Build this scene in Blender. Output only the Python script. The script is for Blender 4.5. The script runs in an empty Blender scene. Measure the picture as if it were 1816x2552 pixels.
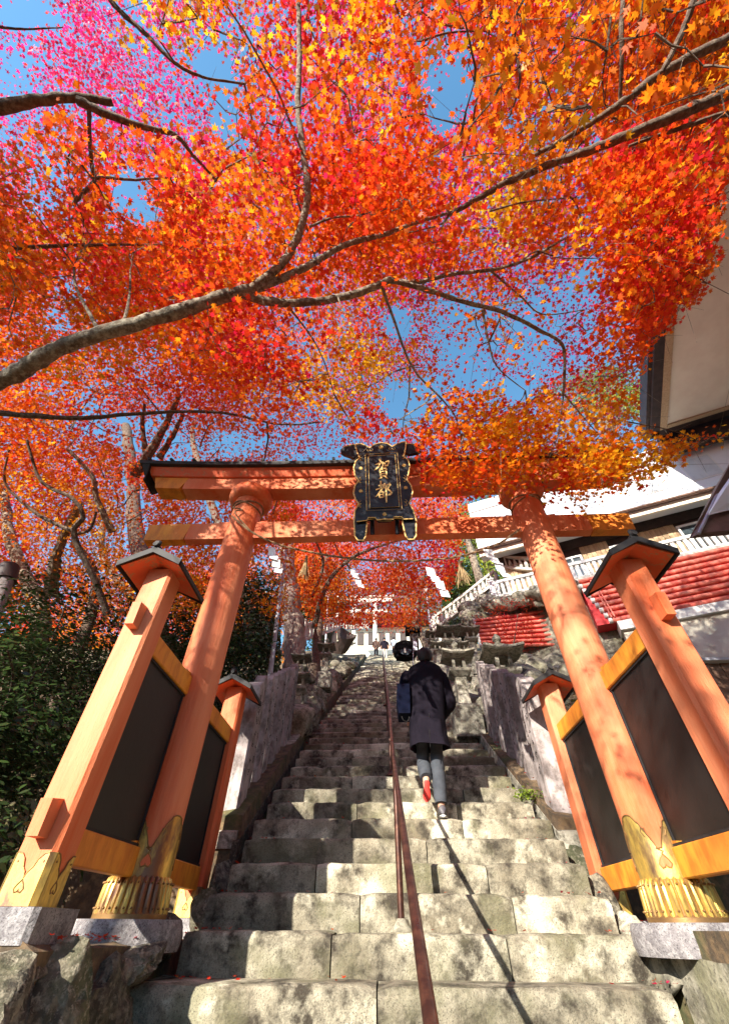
import bpy, bmesh, math, random
import numpy as np
from mathutils import Vector, Matrix
random.seed(7); rng = np.random.default_rng(7)
scene = bpy.context.scene
COL = scene.collection
R = math.radians

# ------------------------------------------------------------------ camera
F_PX, PW, PH = 1032.36, 1816.0, 2552.0
CAM = np.array([-0.0835, 0.0, 0.0]); YAW, PITCH, ROLL = -0.0458, 0.7886, 0.0071
def cam_axes():
    cy, sy = math.cos(YAW), math.sin(YAW)
    f = np.array([sy*math.cos(PITCH), cy*math.cos(PITCH), math.sin(PITCH)])
    r = np.array([cy, -sy, 0.0]); u = np.cross(r, f)
    return (math.cos(ROLL)*r + math.sin(ROLL)*u, -math.sin(ROLL)*r + math.cos(ROLL)*u, f)
CR, CU, CF = cam_axes()
cam = bpy.data.cameras.new('camera'); camo = bpy.data.objects.new('camera', cam); COL.objects.link(camo)
m = Matrix.Identity(4)
for i in range(3):
    m[i][0] = CR[i]; m[i][1] = CU[i]; m[i][2] = -CF[i]; m[i][3] = CAM[i]
camo.matrix_world = m
cam.sensor_fit = 'HORIZONTAL'; cam.sensor_width = 36.0; cam.lens = 36.0*F_PX/PW
cam.clip_start = 0.05; cam.clip_end = 2000
scene.camera = camo
# ------------------------------------------------------------------ light
SUN_DIR = Vector((0.57, 1.0, -0.515)).normalized()          # the way the light travels
elev = math.asin(-SUN_DIR.z); azim = math.atan2(-SUN_DIR.x, -SUN_DIR.y)
world = bpy.data.worlds.new("World"); scene.world = world; world.use_nodes = True
nt = world.node_tree; nt.nodes.clear()
wo = nt.nodes.new('ShaderNodeOutputWorld'); bg = nt.nodes.new('ShaderNodeBackground')
sky = nt.nodes.new('ShaderNodeTexSky'); sky.sky_type = 'NISHITA'; sky.sun_disc = False
sky.sun_elevation = elev; sky.sun_rotation = azim; sky.air_density = 1.0; sky.dust_density = 0.3; sky.ozone_density = 2.5
bg.inputs[1].default_value = 0.14
hsv = nt.nodes.new('ShaderNodeHueSaturation'); hsv.inputs['Saturation'].default_value = 1.12; hsv.inputs['Value'].default_value = 1.08; hsv.inputs['Hue'].default_value = .484
nt.links.new(sky.outputs[0], hsv.inputs['Color']); nt.links.new(hsv.outputs[0], bg.inputs[0]); nt.links.new(bg.outputs[0], wo.inputs[0])
sl = bpy.data.lights.new('sun', 'SUN'); sl.energy = 5.0; sl.angle = R(0.5); sl.color = (1.0, 0.93, 0.80)
so = bpy.data.objects.new('sun', sl); COL.objects.link(so)
so.rotation_euler = SUN_DIR.to_track_quat('-Z', 'Y').to_euler()
scene.render.engine = 'CYCLES'
vs = scene.view_settings; vs.view_transform = 'Standard'; vs.look = 'None'; vs.gamma = 1.0
vs.use_curve_mapping = False; vs.exposure = 1.42
scene.cycles.max_bounces = 5; scene.cycles.diffuse_bounces = 3; scene.cycles.transmission_bounces = 3; scene.cycles.transparent_max_bounces = 4

# ------------------------------------------------------------------ measuring helpers (photo pixels at 1624 wide -> world)
DS = PW/1624.0
def ray(x, y): return CR*(x*DS-PW/2) - CU*(y*DS-PH/2) + CF*F_PX
def A(x, y, X=None, Y=None, Z=None, D=None):
    d = ray(x, y)
    if X is not None: t = (X-CAM[0])/d[0]
    elif Y is not None: t = Y/d[1]
    elif Z is not None: t = Z/d[2]
    else: t = D/F_PX
    return Vector(CAM + d*t)
def project(P):
    P = np.asarray(P) - CAM
    z = P@CF; zz = np.where(z > 0.05, z, 0.05)
    return (PW/2+F_PX*(P@CR)/zz)/DS, (PH/2-F_PX*(P@CU)/zz)/DS, z

# ------------------------------------------------------------------ object helpers
def tag(o, label=None, cat=None, group=None, kind=None):
    if label: o['label'] = label
    if cat: o['category'] = cat
    if group: o['group'] = group
    if kind: o['kind'] = kind
    return o
def empty(name, loc=(0, 0, 0), rz=0.0, label=None, cat=None, group=None, kind=None):
    o = bpy.data.objects.new(name, None); COL.objects.link(o)
    o.location = loc; o.rotation_euler = (0, 0, rz); o.empty_display_size = 0.1
    return tag(o, label, cat, group, kind)
def link(name, me, parent=None, world=True):
    o = bpy.data.objects.new(name, me); COL.objects.link(o)
    if parent is not None:
        o.parent = parent
        if world: o.matrix_parent_inverse = wm(parent).inverted()
    return o
def wm(o):
    M = Matrix.LocRotScale(o.location, o.rotation_euler, o.scale)
    if o.parent: M = wm(o.parent) @ o.matrix_parent_inverse @ M
    return M
def copy_tree(o, parent=None, shallow=False):
    c = o.copy(); COL.objects.link(c)
    if parent is not None:
        c.parent = parent; c.matrix_parent_inverse = o.matrix_parent_inverse.copy()
    if not shallow:
        for ch in [k for k in bpy.data.objects if k.parent == o]: copy_tree(ch, c)
    return c

class MB:
    """collects vertices and faces of ONE mesh"""
    def __init__(s): s.v = []; s.f = []; s.smooth = False
    def add(s, vs_, fs_):
        b = len(s.v); s.v += [tuple(p) for p in vs_]; s.f += [tuple(b+i for i in f) for f in fs_]; return s
    def box(s, c, size, M=None, bev=0.0):
        hx, hy, hz = size[0]/2, size[1]/2, size[2]/2
        if bev <= 0:
            vs_ = [Vector((sx*hx, sy*hy, sz*hz)) for sz in (-1, 1) for sy in (-1, 1) for sx in (-1, 1)]
            fs_ = [(0, 2, 3, 1), (4, 5, 7, 6), (0, 1, 5, 4), (2, 6, 7, 3), (0, 4, 6, 2), (1, 3, 7, 5)]
        else:
            b = min(bev, hx*.9, hy*.9, hz*.9); vs_ = []; idx = {}
            for sx in (-1, 1):
                for sy in (-1, 1):
                    for sz in (-1, 1):
                        for ax in range(3):
                            p = [sx*(hx-b), sy*(hy-b), sz*(hz-b)]; h = (hx, hy, hz)[ax]; p[ax] = (sx, sy, sz)[ax]*h
                            idx[(sx, sy, sz, ax)] = len(vs_); vs_.append(Vector(p))
            fs_ = []
            for ax in range(3):
                o1, o2 = [a for a in range(3) if a != ax]
                for sg in (-1, 1):
                    q = []
                    for a, b2 in ((-1, -1), (1, -1), (1, 1), (-1, 1)):
                        k = [0, 0, 0]; k[ax] = sg; k[o1] = a; k[o2] = b2; q.append(idx[(*k, ax)])
                    fs_.append(tuple(q))
            for ax in range(3):
                o1, o2 = [a for a in range(3) if a != ax]
                for a in (-1, 1):
                    for b2 in (-1, 1):
                        q = []
                        for sg, which in ((-1, o1), (-1, o2), (1, o2), (1, o1)):
                            k = [0, 0, 0]; k[ax] = sg; k[o1] = a; k[o2] = b2; q.append(idx[(*k, which)])
                        fs_.append(tuple(q))
            for sx in (-1, 1):
                for sy in (-1, 1):
                    for sz in (-1, 1): fs_.append((idx[(sx, sy, sz, 0)], idx[(sx, sy, sz, 1)], idx[(sx, sy, sz, 2)]))
        c = Vector(c)
        vs_ = [(M @ p if M else p) + c for p in vs_]
        return s.add(vs_, fs_)
    def tube(s, pts, rad, n=8, cap=True, sq=None):
        pts = [Vector(p) for p in pts]; k = len(pts)
        if not hasattr(rad, '__len__'): rad = [rad]*k
        t0 = (pts[1]-pts[0]).normalized()
        ref = Vector((0, 0, 1)) if abs(t0.z) < .9 else Vector((1, 0, 0))
        u = t0.cross(ref).normalized(); vs_ = []
        for i, p in enumerate(pts):
            t = (pts[min(i+1, k-1)] - pts[max(i-1, 0)]).normalized()
            u = (u - t*u.dot(t)).normalized(); w = t.cross(u)
            for j in range(n):
                a = 2*math.pi*j/n; vs_.append(p + (u*math.cos(a)+w*math.sin(a))*rad[i])
        fs_ = [(i*n+j, i*n+(j+1) % n, (i+1)*n+(j+1) % n, (i+1)*n+j) for i in range(k-1) for j in range(n)]
        if cap: fs_ += [tuple(range(n-1, -1, -1)), tuple((k-1)*n+j for j in range(n))]
        return s.add(vs_, fs_)
    def lathe(s, prof, c=(0, 0, 0), n=24, wob=None):
        vs_ = []; k = len(prof)
        for i, (r, z) in enumerate(prof):
            for j in range(n):
                a = 2*math.pi*j/n; q = r*(wob(a, z) if wob else 1)
                vs_.append((c[0]+q*math.cos(a), c[1]+q*math.sin(a), c[2]+z))
        fs_ = [(i*n+j, i*n+(j+1) % n, (i+1)*n+(j+1) % n, (i+1)*n+j) for i in range(k-1) for j in range(n)]
        fs_ += [tuple(range(n-1, -1, -1)), tuple((k-1)*n+j for j in range(n))]
        return s.add(vs_, fs_)
    def prism(s, poly, o, ex, ey, ez, depth):
        """polygon in the (ex,ey) plane at o, pushed along ez"""
        o, ex, ey, ez = Vector(o), Vector(ex), Vector(ey), Vector(ez); n = len(poly)
        a = [o+ex*p[0]+ey*p[1] for p in poly]; b = [p+ez*depth for p in a]
        return s.add(a+b, [tuple(range(n-1, -1, -1)), tuple(range(n, 2*n))] + [(i, (i+1) % n, n+(i+1) % n, n+i) for i in range(n)])
    def loft(s, rings, cap=True):
        n = len(rings[0]); k = len(rings); vs_ = [p for r_ in rings for p in r_]
        fs_ = [(i*n+j, i*n+(j+1) % n, (i+1)*n+(j+1) % n, (i+1)*n+j) for i in range(k-1) for j in range(n)]
        if cap: fs_ += [tuple(range(n-1, -1, -1)), tuple((k-1)*n+j for j in range(n))]
        return s.add(vs_, fs_)
    def mesh(s, name, mat, smooth=None):
        me = bpy.data.meshes.new(name); me.from_pydata(s.v, [], s.f)
        me.materials.append(mat)
        bm = bmesh.new(); bm.from_mesh(me); bmesh.ops.recalc_face_normals(bm, faces=bm.faces); bm.to_mesh(me); bm.free()
        if smooth if smooth is not None else s.smooth:
            me.polygons.foreach_set('use_smooth', [True]*len(me.polygons))
            try: me.set_sharp_from_angle(angle=R(42))
            except Exception: pass
        me.update(); return me
    def build(s, name, mat, parent=None, smooth=None): return link(name, s.mesh(name, mat, smooth), parent)

# ------------------------------------------------------------------ materials
def mat(name, base, rough=.7, metal=0.0, var=None, scale=3.0, detail=8, bump=0.0, bscale=30.0, speck=None, spscale=60,
        stretch=(1, 1, 1), rand=0.0, moss=None, spec=.4, v2=None, coat=0.0, patch=None, pscale=.8, plim=(.5, .62)):
    mt = bpy.data.materials.new(name); mt.use_nodes = True; N = mt.node_tree; L = N.links
    b = N.nodes['Principled BSDF']; b.inputs['Roughness'].default_value = rough; b.inputs['Metallic'].default_value = metal
    b.inputs['Specular IOR Level'].default_value = spec; b.inputs['Coat Weight'].default_value = coat
    geo = N.nodes.new('ShaderNodeNewGeometry'); mp = N.nodes.new('ShaderNodeMapping')
    mp.inputs['Scale'].default_value = stretch
    oi = N.nodes.new('ShaderNodeObjectInfo')
    ofs = N.nodes.new('ShaderNodeVectorMath'); ofs.operation = 'MULTIPLY_ADD'
    cmb = N.nodes.new('ShaderNodeCombineXYZ')
    for i in range(3): L.new(oi.outputs['Random'], cmb.inputs[i])
    ofs.inputs[1].default_value = (7.0*rand, 5.0*rand, 3.0*rand)
    L.new(cmb.outputs[0], ofs.inputs[0]); L.new(geo.outputs['Position'], ofs.inputs[2])
    L.new(ofs.outputs[0], mp.inputs['Vector'])
    def noise(sc, det=8, ro=.6):
        n = N.nodes.new('ShaderNodeTexNoise'); n.inputs['Scale'].default_value = sc; n.inputs['Detail'].default_value = det
        n.inputs['Roughness'].default_value = ro; L.new(mp.outputs[0], n.inputs['Vector']); return n.outputs['Fac']
    def ramp(fac, lo, hi):
        r = N.nodes.new('ShaderNodeMapRange'); r.inputs[1].default_value = lo; r.inputs[2].default_value = hi
        L.new(fac, r.inputs[0]); return r.outputs[0]
    def mix(fac, a, bb, mode='MIX'):
        x = N.nodes.new('ShaderNodeMix'); x.data_type = 'RGBA'; x.blend_type = mode
        if isinstance(fac, float): x.inputs[0].default_value = fac
        else: L.new(fac, x.inputs[0])
        for i, q in ((6, a), (7, bb)):
            if isinstance(q, tuple): x.inputs[i].default_value = (*q, 1)
            else: L.new(q, x.inputs[i])
        return x.outputs[2]
    c = base
    if var: c = mix(ramp(noise(scale, detail), .36, .66), c, var)
    if v2: c = mix(ramp(noise(scale*3.1, detail, .7), .45, .62), c, v2)
    if patch: c = mix(ramp(noise(pscale, 5, .65), *plim), c, patch)
    if moss:
        sx = N.nodes.new('ShaderNodeSeparateXYZ'); L.new(geo.outputs['Normal'], sx.inputs[0])
        mm = N.nodes.new('ShaderNodeMath'); mm.operation = 'MULTIPLY'
        L.new(ramp(noise(2.4, 6), .5, .64), mm.inputs[0]); mm.inputs[1].default_value = .75
        c = mix(mm.outputs[0], c, moss)
    if speck: c = mix(ramp(noise(spscale, 3, .8), .53, .66), c, speck)
    if rand:
        hs = N.nodes.new('ShaderNodeHueSaturation')
        r = N.nodes.new('ShaderNodeMapRange'); r.inputs[3].default_value = 1-.45*min(rand, 1); r.inputs[4].default_value = 1+.3*min(rand, 1)
        L.new(oi.outputs['Random'], r.inputs[0]); L.new(r.outputs[0], hs.inputs['Value'])
        if isinstance(c, tuple): hs.inputs['Color'].default_value = (*c, 1)
        else: L.new(c, hs.inputs['Color'])
        c = hs.outputs[0]
    if isinstance(c, tuple): b.inputs['Base Color'].default_value = (*c, 1)
    else: L.new(c, b.inputs['Base Color'])
    if bump:
        bp = N.nodes.new('ShaderNodeBump'); bp.inputs['Strength'].default_value = min(1, bump); bp.inputs['Distance'].default_value = .012*max(1, bump)
        L.new(noise(bscale, 8, .68), bp.inputs['Height']); L.new(bp.outputs[0], b.inputs['Normal'])
    if metal or coat or rough < .5:
        rr = ramp(noise(scale*2, 6), .3, .7); q = N.nodes.new('ShaderNodeMapRange')
        q.inputs[3].default_value = max(.05, rough-.12); q.inputs[4].default_value = min(1, rough+.2)
        L.new(rr, q.inputs[0]); L.new(q.outputs[0], b.inputs['Roughness'])
    return mt
M = {}
M['step'] = mat('step_granite', (.50, .455, .345), .94, var=(.17, .14, .095), scale=2.0, v2=(.045, .036, .026), speck=(.09, .08, .06), spscale=130, bump=1.0, bscale=45, rand=.5, moss=(.17, .16, .09), patch=(.66, .61, .47), pscale=1.9, plim=(.55, .63))
M['granite'] = mat('plinth_granite', (.27, .25, .26), .88, var=(.15, .135, .14), scale=7, speck=(.05, .045, .05), spscale=120, bump=.9, bscale=50, v2=(.38, .36, .36))
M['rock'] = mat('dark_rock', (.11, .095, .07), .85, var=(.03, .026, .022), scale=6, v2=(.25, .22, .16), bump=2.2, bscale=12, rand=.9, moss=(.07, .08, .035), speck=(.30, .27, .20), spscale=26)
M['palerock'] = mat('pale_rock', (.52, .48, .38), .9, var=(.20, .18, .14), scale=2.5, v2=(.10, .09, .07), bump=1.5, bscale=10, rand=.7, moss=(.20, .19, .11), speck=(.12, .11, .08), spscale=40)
M['lantern'] = mat('lantern_stone', (.46, .43, .36), .9, var=(.24, .22, .17), scale=5, v2=(.12, .11, .085), bump=.9, bscale=35, rand=.6)
M['fence'] = mat('fence_slab_stone', (.43, .37, .36), .9, var=(.28, .235, .23), scale=3, v2=(.17, .14, .13), bump=.7, bscale=26, rand=.6, stretch=(1, 1, .7))
M['ink'] = mat('carved_letter', (.035, .025, .025), .9)
M['verm'] = mat('vermilion_paint', (.74, .145, .042), .62, var=(.62, .10, .03), scale=3.5, v2=(.70, .17, .06), bump=.7, bscale=34, patch=(.80, .30, .15), pscale=1.8, plim=(.42, .66), stretch=(1, 1, .13), spec=.35)
M['vermd'] = mat('vermilion_weathered', (.72, .125, .04), .55, var=(.62, .10, .035), scale=3, bump=.2, bscale=20, speck=(.45, .22, .1), spscale=14)
M['yel'] = mat('ochre_worn_paint', (.80, .36, .035), .5, var=(.72, .20, .03), scale=3.0, v2=(.55, .17, .02), bump=.2, bscale=15, stretch=(1, 1, .3))
M['brass'] = mat('brass_sheet', (.80, .58, .16), .42, metal=.75, var=(.72, .46, .10), scale=5, v2=(.42, .27, .09), bump=.25, bscale=22, stretch=(1, 1, .35), patch=(.22, .12, .08), pscale=4.5, plim=(.5, .62))
M['brassdark'] = mat('brass_trim', (.38, .22, .08), .45, metal=.6, var=(.2, .11, .05), scale=8, bump=.2)
M['black'] = mat('black_panel', (.009, .007, .0065), .55, var=(.016, .012, .011), scale=2, patch=(.07, .06, .058), pscale=1.4, plim=(.6, .8), spec=.5, bump=.15, bscale=14)
M['lacq'] = mat('black_lacquer', (.006, .006, .009), .35, var=(.014, .015, .024), scale=6, spec=.3)
M['roof'] = mat('black_copper_roof', (.018, .016, .018), .6, metal=.0, spec=.25, var=(.035, .032, .032), scale=6, bump=.15, bscale=10)
M['gold'] = mat('gold_leaf', (.92, .66, .26), .45, metal=.3, var=(.75, .48, .16), scale=14)
M['rope'] = mat('straw_rope', (.36, .22, .12), .95, var=(.22, .13, .07), scale=30, bump=.8, bscale=60)
M['straw'] = mat('rice_straw', (.50, .36, .19), .9, var=(.30, .19, .09), scale=25)
M['paper'] = mat('white_paper', (.82, .80, .82), .8)
M['bark'] = mat('maple_bark', (.19, .14, .10), .95, var=(.075, .052, .038), scale=7, v2=(.34, .30, .23), bump=1.2, bscale=22)
M['barkd'] = mat('dark_bark', (.12, .075, .055), .95, var=(.06, .04, .03), scale=8, v2=(.2, .15, .11), bump=1.2, bscale=22)
M['cedar'] = mat('cedar_bark', (.36, .27, .24), .95, var=(.17, .11, .10), scale=4, v2=(.52, .46, .36), bump=2.0, bscale=12, stretch=(3, 3, .35))
M['rail'] = mat('bronze_handrail', (.075, .032, .024), .34, metal=.6, var=(.045, .018, .014), scale=5, spec=.6, v2=(.13, .055, .035))
M['earth'] = mat('earth', (.12, .085, .055), 1.0, var=(.06, .045, .03), scale=4, v2=(.20, .13, .07), bump=1.5, bscale=12, moss=(.07, .09, .03))
M['whitestone'] = mat('white_stone', (.70, .67, .60), .85, var=(.52, .49, .42), scale=3, bump=.3)
M['whitewood'] = mat('white_paint', (.78, .77, .75), .7, var=(.68, .66, .63), scale=2)
M['plaster'] = mat('cream_plaster', (.90, .82, .68), .85, var=(.80, .70, .57), scale=1.2, bump=.1)
M['plasterb'] = mat('stained_plaster', (.70, .66, .56), .9, var=(.60, .56, .46), scale=1.5, patch=(.42, .38, .31), pscale=2.2, plim=(.60, .72), bump=.3)
M['redlog'] = mat('red_log_paint', (.70, .16, .11), .5, var=(.66, .09, .07), scale=1.5, v2=(.74, .24, .18), bump=.2)
M['gapshade'] = mat('red_gap_shade', (.60, .02, .025), .6)  # shade of the gaps between the paler logs, put into the backing colour
M['board'] = mat('pale_board', (.56, .42, .26), .8, var=(.42, .28, .16), scale=5, stretch=(6, 6, .6), bump=.3, rand=.4)
M['darkwood'] = mat('dark_timber', (.055, .035, .03), .6, var=(.03, .02, .018), scale=5, bump=.2)
M['brownwood'] = mat('brown_timber', (.20, .11, .075), .7, var=(.12, .065, .045), scale=5, bump=.3)
M['glass'] = mat('window_glass', (.05, .07, .085), .08, spec=.9)
M['whiteroof'] = mat('white_sheet_roof', (.80, .80, .82), .45, var=(.72, .73, .76), scale=1.2)
M['coat'] = mat('navy_wool', (.009, .007, .012), .95, var=(.014, .011, .018), scale=9, bump=.4, bscale=120, spec=.1)
M['jeans'] = mat('grey_jeans', (.06, .066, .08), .9, var=(.032, .036, .046), scale=8, bump=.5, bscale=80)
M['skin'] = mat('skin', (.60, .33, .23), .55, var=(.55, .28, .19), scale=20)
M['hair'] = mat('black_hair', (.012, .010, .010), .55, bump=.6, bscale=90)
M['bag'] = mat('navy_bag', (.003, .004, .014), .9, var=(.004, .006, .02), scale=6, spec=.1)
M['shoe'] = mat('dark_sneaker', (.05, .045, .055), .5, var=(.10, .09, .10), scale=12)
M['sole'] = mat('red_sole', (.75, .05, .04), .6)
M['solew'] = mat('grey_sole', (.45, .45, .44), .7)
M['pants'] = mat('pale_trousers', (.55, .52, .47), .9)
M['greymetal'] = mat('grey_pole_paint', (.50, .50, .56), .5, var=(.40, .40, .46), scale=5)
M['blacksign'] = mat('black_board', (.008, .008, .009), .8, spec=.1)
M['signwhite'] = mat('sign_white', (.70, .74, .76), .7)
M['banner'] = mat('white_banner', (.70, .74, .84), .85)

def leafmat(name, trans=.42, rough=.5, spec=.3):
    mt = bpy.data.materials.new(name); mt.use_nodes = True; N = mt.node_tree; L = N.links
    b = N.nodes['Principled BSDF']; out = N.nodes['Material Output']
    at_ = N.nodes.new('ShaderNodeAttribute'); at_.attribute_name = 'Col'
    b.inputs['Roughness'].default_value = rough; b.inputs['Specular IOR Level'].default_value = spec
    tr = N.nodes.new('ShaderNodeBsdfTranslucent'); mx = N.nodes.new('ShaderNodeMixShader'); mx.inputs[0].default_value = trans
    L.new(at_.outputs['Color'], b.inputs['Base Color']); L.new(at_.outputs['Color'], tr.inputs['Color'])
    L.new(b.outputs[0], mx.inputs[1]); L.new(tr.outputs[0], mx.inputs[2]); L.new(mx.outputs[0], out.inputs['Surface'])
    return mt
M['maple'] = leafmat('maple_leaf', .5, .55, .35)
M['green'] = leafmat('evergreen_leaf', .2, .35, .5)

# ------------------------------------------------------------------ numpy leaf meshes
def star(lobes=7, notch=.36):
    """outline of a maple leaf, tip up +y, flat in xy, unit size"""
    if lobes == 7: ang = [-140, -95, -48, 0, 48, 95, 140]; ln = [.42, .72, .92, 1.0, .92, .72, .42]
    else: ang = [-118, -58, 0, 58, 118]; ln = [.55, .88, 1.0, .88, .55]
    pts = []
    for i, (a, l) in enumerate(zip(ang, ln)):
        a_ = R(a); pts.append((math.sin(a_)*l*.5, math.cos(a_)*l*.5, 0.06*l))
        if i < len(ang)-1:
            b_ = R((ang[i]+ang[i+1])/2); pts.append((math.sin(b_)*notch*.5, math.cos(b_)*notch*.5, 0.0))
    pts.append((0, -.10, 0))
    p = np.array(pts, dtype=np.float64); p[:, 2] -= .10*np.abs(p[:, 0])
    return p
STAR7, STAR5 = star(7, .42), star(5, .38)
OVAL = np.array([(0, -.5, 0), (.2, -.15, .03), (.19, .18, .03), (0, .5, 0), (-.19, .18, .03), (-.2, -.15, .03)], dtype=np.float64)
KITE = np.array([(0, -.5, 0), (.24, 0, .04), (0, .5, 0), (-.24, 0, .04)], dtype=np.float64)
def leaf_frames(n, tilt=.6, up=None):
    nrm = rng.normal(0, tilt, (n, 3)); nrm[:, 2] = 1.0
    if up is not None: nrm += up
    nrm /= np.linalg.norm(nrm, axis=1)[:, None]
    d = rng.normal(0, 1, (n, 3)); d -= nrm*np.sum(d*nrm, axis=1)[:, None]; d /= np.linalg.norm(d, axis=1)[:, None]
    return np.cross(d, nrm), d, nrm
def leaves_mesh(name, pos, size, col, tmpl, material, tilt=.6, up=None):
    n = len(pos); k = len(tmpl)
    me = bpy.data.meshes.new(name)
    X, Y, Z = leaf_frames(n, tilt, up)
    s = np.asarray(size).reshape(-1, 1, 1)*np.ones((n, 1, 1))
    wx = rng.uniform(.82, 1.1, (n, 1, 1))
    V = pos[:, None, :] + s*(wx*tmpl[None, :, 0:1]*X[:, None, :] + tmpl[None, :, 1:2]*Y[:, None, :] + rng.uniform(.3, 2.2, (n, 1, 1))*tmpl[None, :, 2:3]*Z[:, None, :])
    me.vertices.add(n*k); me.vertices.foreach_set('co', V.reshape(-1).astype(np.float32))
    me.loops.add(n*k); me.loops.foreach_set('vertex_index', np.arange(n*k, dtype=np.int32))
    me.polygons.add(n); me.polygons.foreach_set('loop_start', np.arange(0, n*k, k, dtype=np.int32))
    try: me.polygons.foreach_set('loop_total', np.full(n, k, dtype=np.int32))
    except Exception: pass
    me.update(calc_edges=True)
    at_ = me.color_attributes.new('Col', 'FLOAT_COLOR', 'POINT')
    c4 = np.ones((n, k, 4), dtype=np.float32); c4[:, :, :3] = np.asarray(col)[:, None, :]
    at_.data.foreach_set('color', c4.reshape(-1)); me.materials.append(material)
    return me
def vnoise(P, sc, seed=0):
    """smooth value noise 0..1 at points P"""
    q = np.asarray(P)*sc + 31.7*seed + 100; i = np.floor(q).astype(np.int64); f = q-i; f = f*f*(3-2*f); out = 0
    for dx in (0, 1):
        for dy in (0, 1):
            for dz in (0, 1):
                h = ((i[:, 0]+dx)*73856093) ^ ((i[:, 1]+dy)*19349663) ^ ((i[:, 2]+dz)*83492791) ^ (seed*2654435)
                h = (h*1103515245+12345) & 0x7fffffff; h = ((h >> 8) ^ (h*31)) & 0xffff
                w = (f[:, 0] if dx else 1-f[:, 0])*(f[:, 1] if dy else 1-f[:, 1])*(f[:, 2] if dz else 1-f[:, 2])
                out = out + w*h/65535.0
    return out
PAL = {'yellow': (.92, .52, .02), 'amber': (.92, .31, .012), 'orange': (.88, .16, .010), 'redor': (.84, .075, .012), 'red': (.80, .025, .025), 'crimson': (.80, .02, .10), 'magenta': (.78, .03, .28)}  # magenta end carries the tint of leaves backlit by blue sky
def palcol(t):
    keys = ['yellow', 'amber', 'orange', 'redor', 'red', 'crimson', 'magenta']
    K = np.array([PAL[k] for k in keys]); t = np.clip(t, 0, 5.999); i = t.astype(int); f = (t-i)[:, None]
    return K[i]*(1-f)+K[i+1]*f
def maple_cols(P, mean=2.4, amp=2.2, sc=.9, jit=.55, seed=1, off=0):
    t = mean + off + amp*(vnoise(P, sc, seed)-.5)*2 + .8*(vnoise(P, sc*2.7, seed+1)-.5)*2 + rng.normal(0, jit, len(P))
    c = palcol(t)*rng.uniform(.72, 1.15, (len(P), 1)); return np.clip(c, 0, .96)
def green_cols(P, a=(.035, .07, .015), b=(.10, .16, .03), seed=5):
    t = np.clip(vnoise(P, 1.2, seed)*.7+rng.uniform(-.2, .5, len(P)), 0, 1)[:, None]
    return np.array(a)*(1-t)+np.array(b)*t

# ================================================================== STAIRS AND GROUND
T0, RT = 3.15, 0.32
STEP = []                                            # (front y, top z)
for k in range(-6, 11): STEP.append((T0+RT*k, -.20+.1855*k if k < 6 else .913+.188*(k-6)))
y, z = STEP[-1]
while y < 34: y += .335; z += .1825; STEP.append((y, z))
TOPY, TOPZ = STEP[-1]
def nose(y):
    if y <= STEP[0][0]: return STEP[0][1]-.15
    if y >= TOPY: return TOPZ
    for a, b in zip(STEP, STEP[1:]):
        if a[0] <= y <= b[0]: return a[1]+(b[1]-a[1])*(y-a[0])/(b[0]-a[0])
LOWZ = STEP[0][1]-.17
def ground_z(x, y):
    n = nose(y)
    if y < STEP[0][0]: n = LOWZ
    if y < -12: return LOWZ+min((-12-y)*.5, 14)  # unseen hill added behind the camera to block low sky light
    base = n-.42
    if -1.42 < x < 1.45: return base
    if x <= -1.42:
        if y < 2.23: return LOWZ
        side = -.07 if y < 4.75 else n+.02
        if y < 4.75 and x < -2.4: side = -.07+.1*(-2.4-x)
        t = max(0, -x-3.0)
        return max(side + .10*t, -.07) if t < 30 else side+3
    if y < 2.3: return LOWZ
    side = .0 if y < 4.75 else n+.02
    return side + min(max(0, x-2.2)*.33, .8) if y > 4.75 else side+min(max(0, x-2.6)*.2, 2)
def add_ground():
    xs = sorted(set([-200, -90, -45, -25, -16, -11, -8] + [round(-6+.25*i, 3) for i in range(49)] + [-1.43, -1.41, 1.44, 1.46, 8, 11, 16, 25, 45, 90, 200]))
    ys = sorted(set([-150, -60, -25, -12, -6, -3, 2.22, 2.24, 2.29, 2.31, 4.74, 4.76] + [round(-1+.25*i, 3) for i in range(160)] + [45, 60, 90, 150, 400]))
    v = [(x, y, ground_z(x, y) + (0 if -1.45 < x < 1.5 else .05*math.sin(x*3.1+y*1.7)*math.sin(y*2.3))) for y in ys for x in xs]
    n = len(xs); f = [(j*n+i, j*n+i+1, (j+1)*n+i+1, (j+1)*n+i) for j in range(len(ys)-1) for i in range(n-1)]
    b = MB().add(v, f); tag(b.build('ground', M['earth'], smooth=True), kind='structure')
add_ground()

def step_block(w, d, h, seed, seg=None):
    """granite slab, origin at its front top left edge, rounded worn nose"""
    r = random.Random(seed); n = seg or max(3, int(w/.09)); b = MB(); rings = []
    prof = [(.014, -h), (.004, -h*.5), (0, -.045), (.004, -.022), (.016, -.007), (.04, -.001), (.09, 0), (d, .0), (d, -h)]
    for i in range(n+1):
        x = w*i/n; e = min(i, n-i); ins = .012 if e == 0 else 0
        j = [r.uniform(-.007, .007) for _ in prof]; k2 = [r.uniform(-.005, .005) for _ in prof]
        wav = .008*math.sin(x*5+seed)
        rings.append([Vector((min(max(x, .004), w-.004), p[0]+(j[q] if q < 6 else 0)+ins+wav*(q < 7), p[1]+(k2[q] if 0 < q < 7 else 0)-ins*(q in (3, 4, 5, 6)))) for q, p in enumerate(prof)])
    return b.loft(rings).mesh('step_block', M['step'], True)
stairs = empty('stone_staircase', (0, T0, -.2), kind='structure')
r_ = random.Random(3)
JOINTS = {6: [-.15], 7: [-.42, .60], 8: [-.27, .74], 9: [-.62, .66], 10: [.25], 11: [-.4, .62]}
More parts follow.
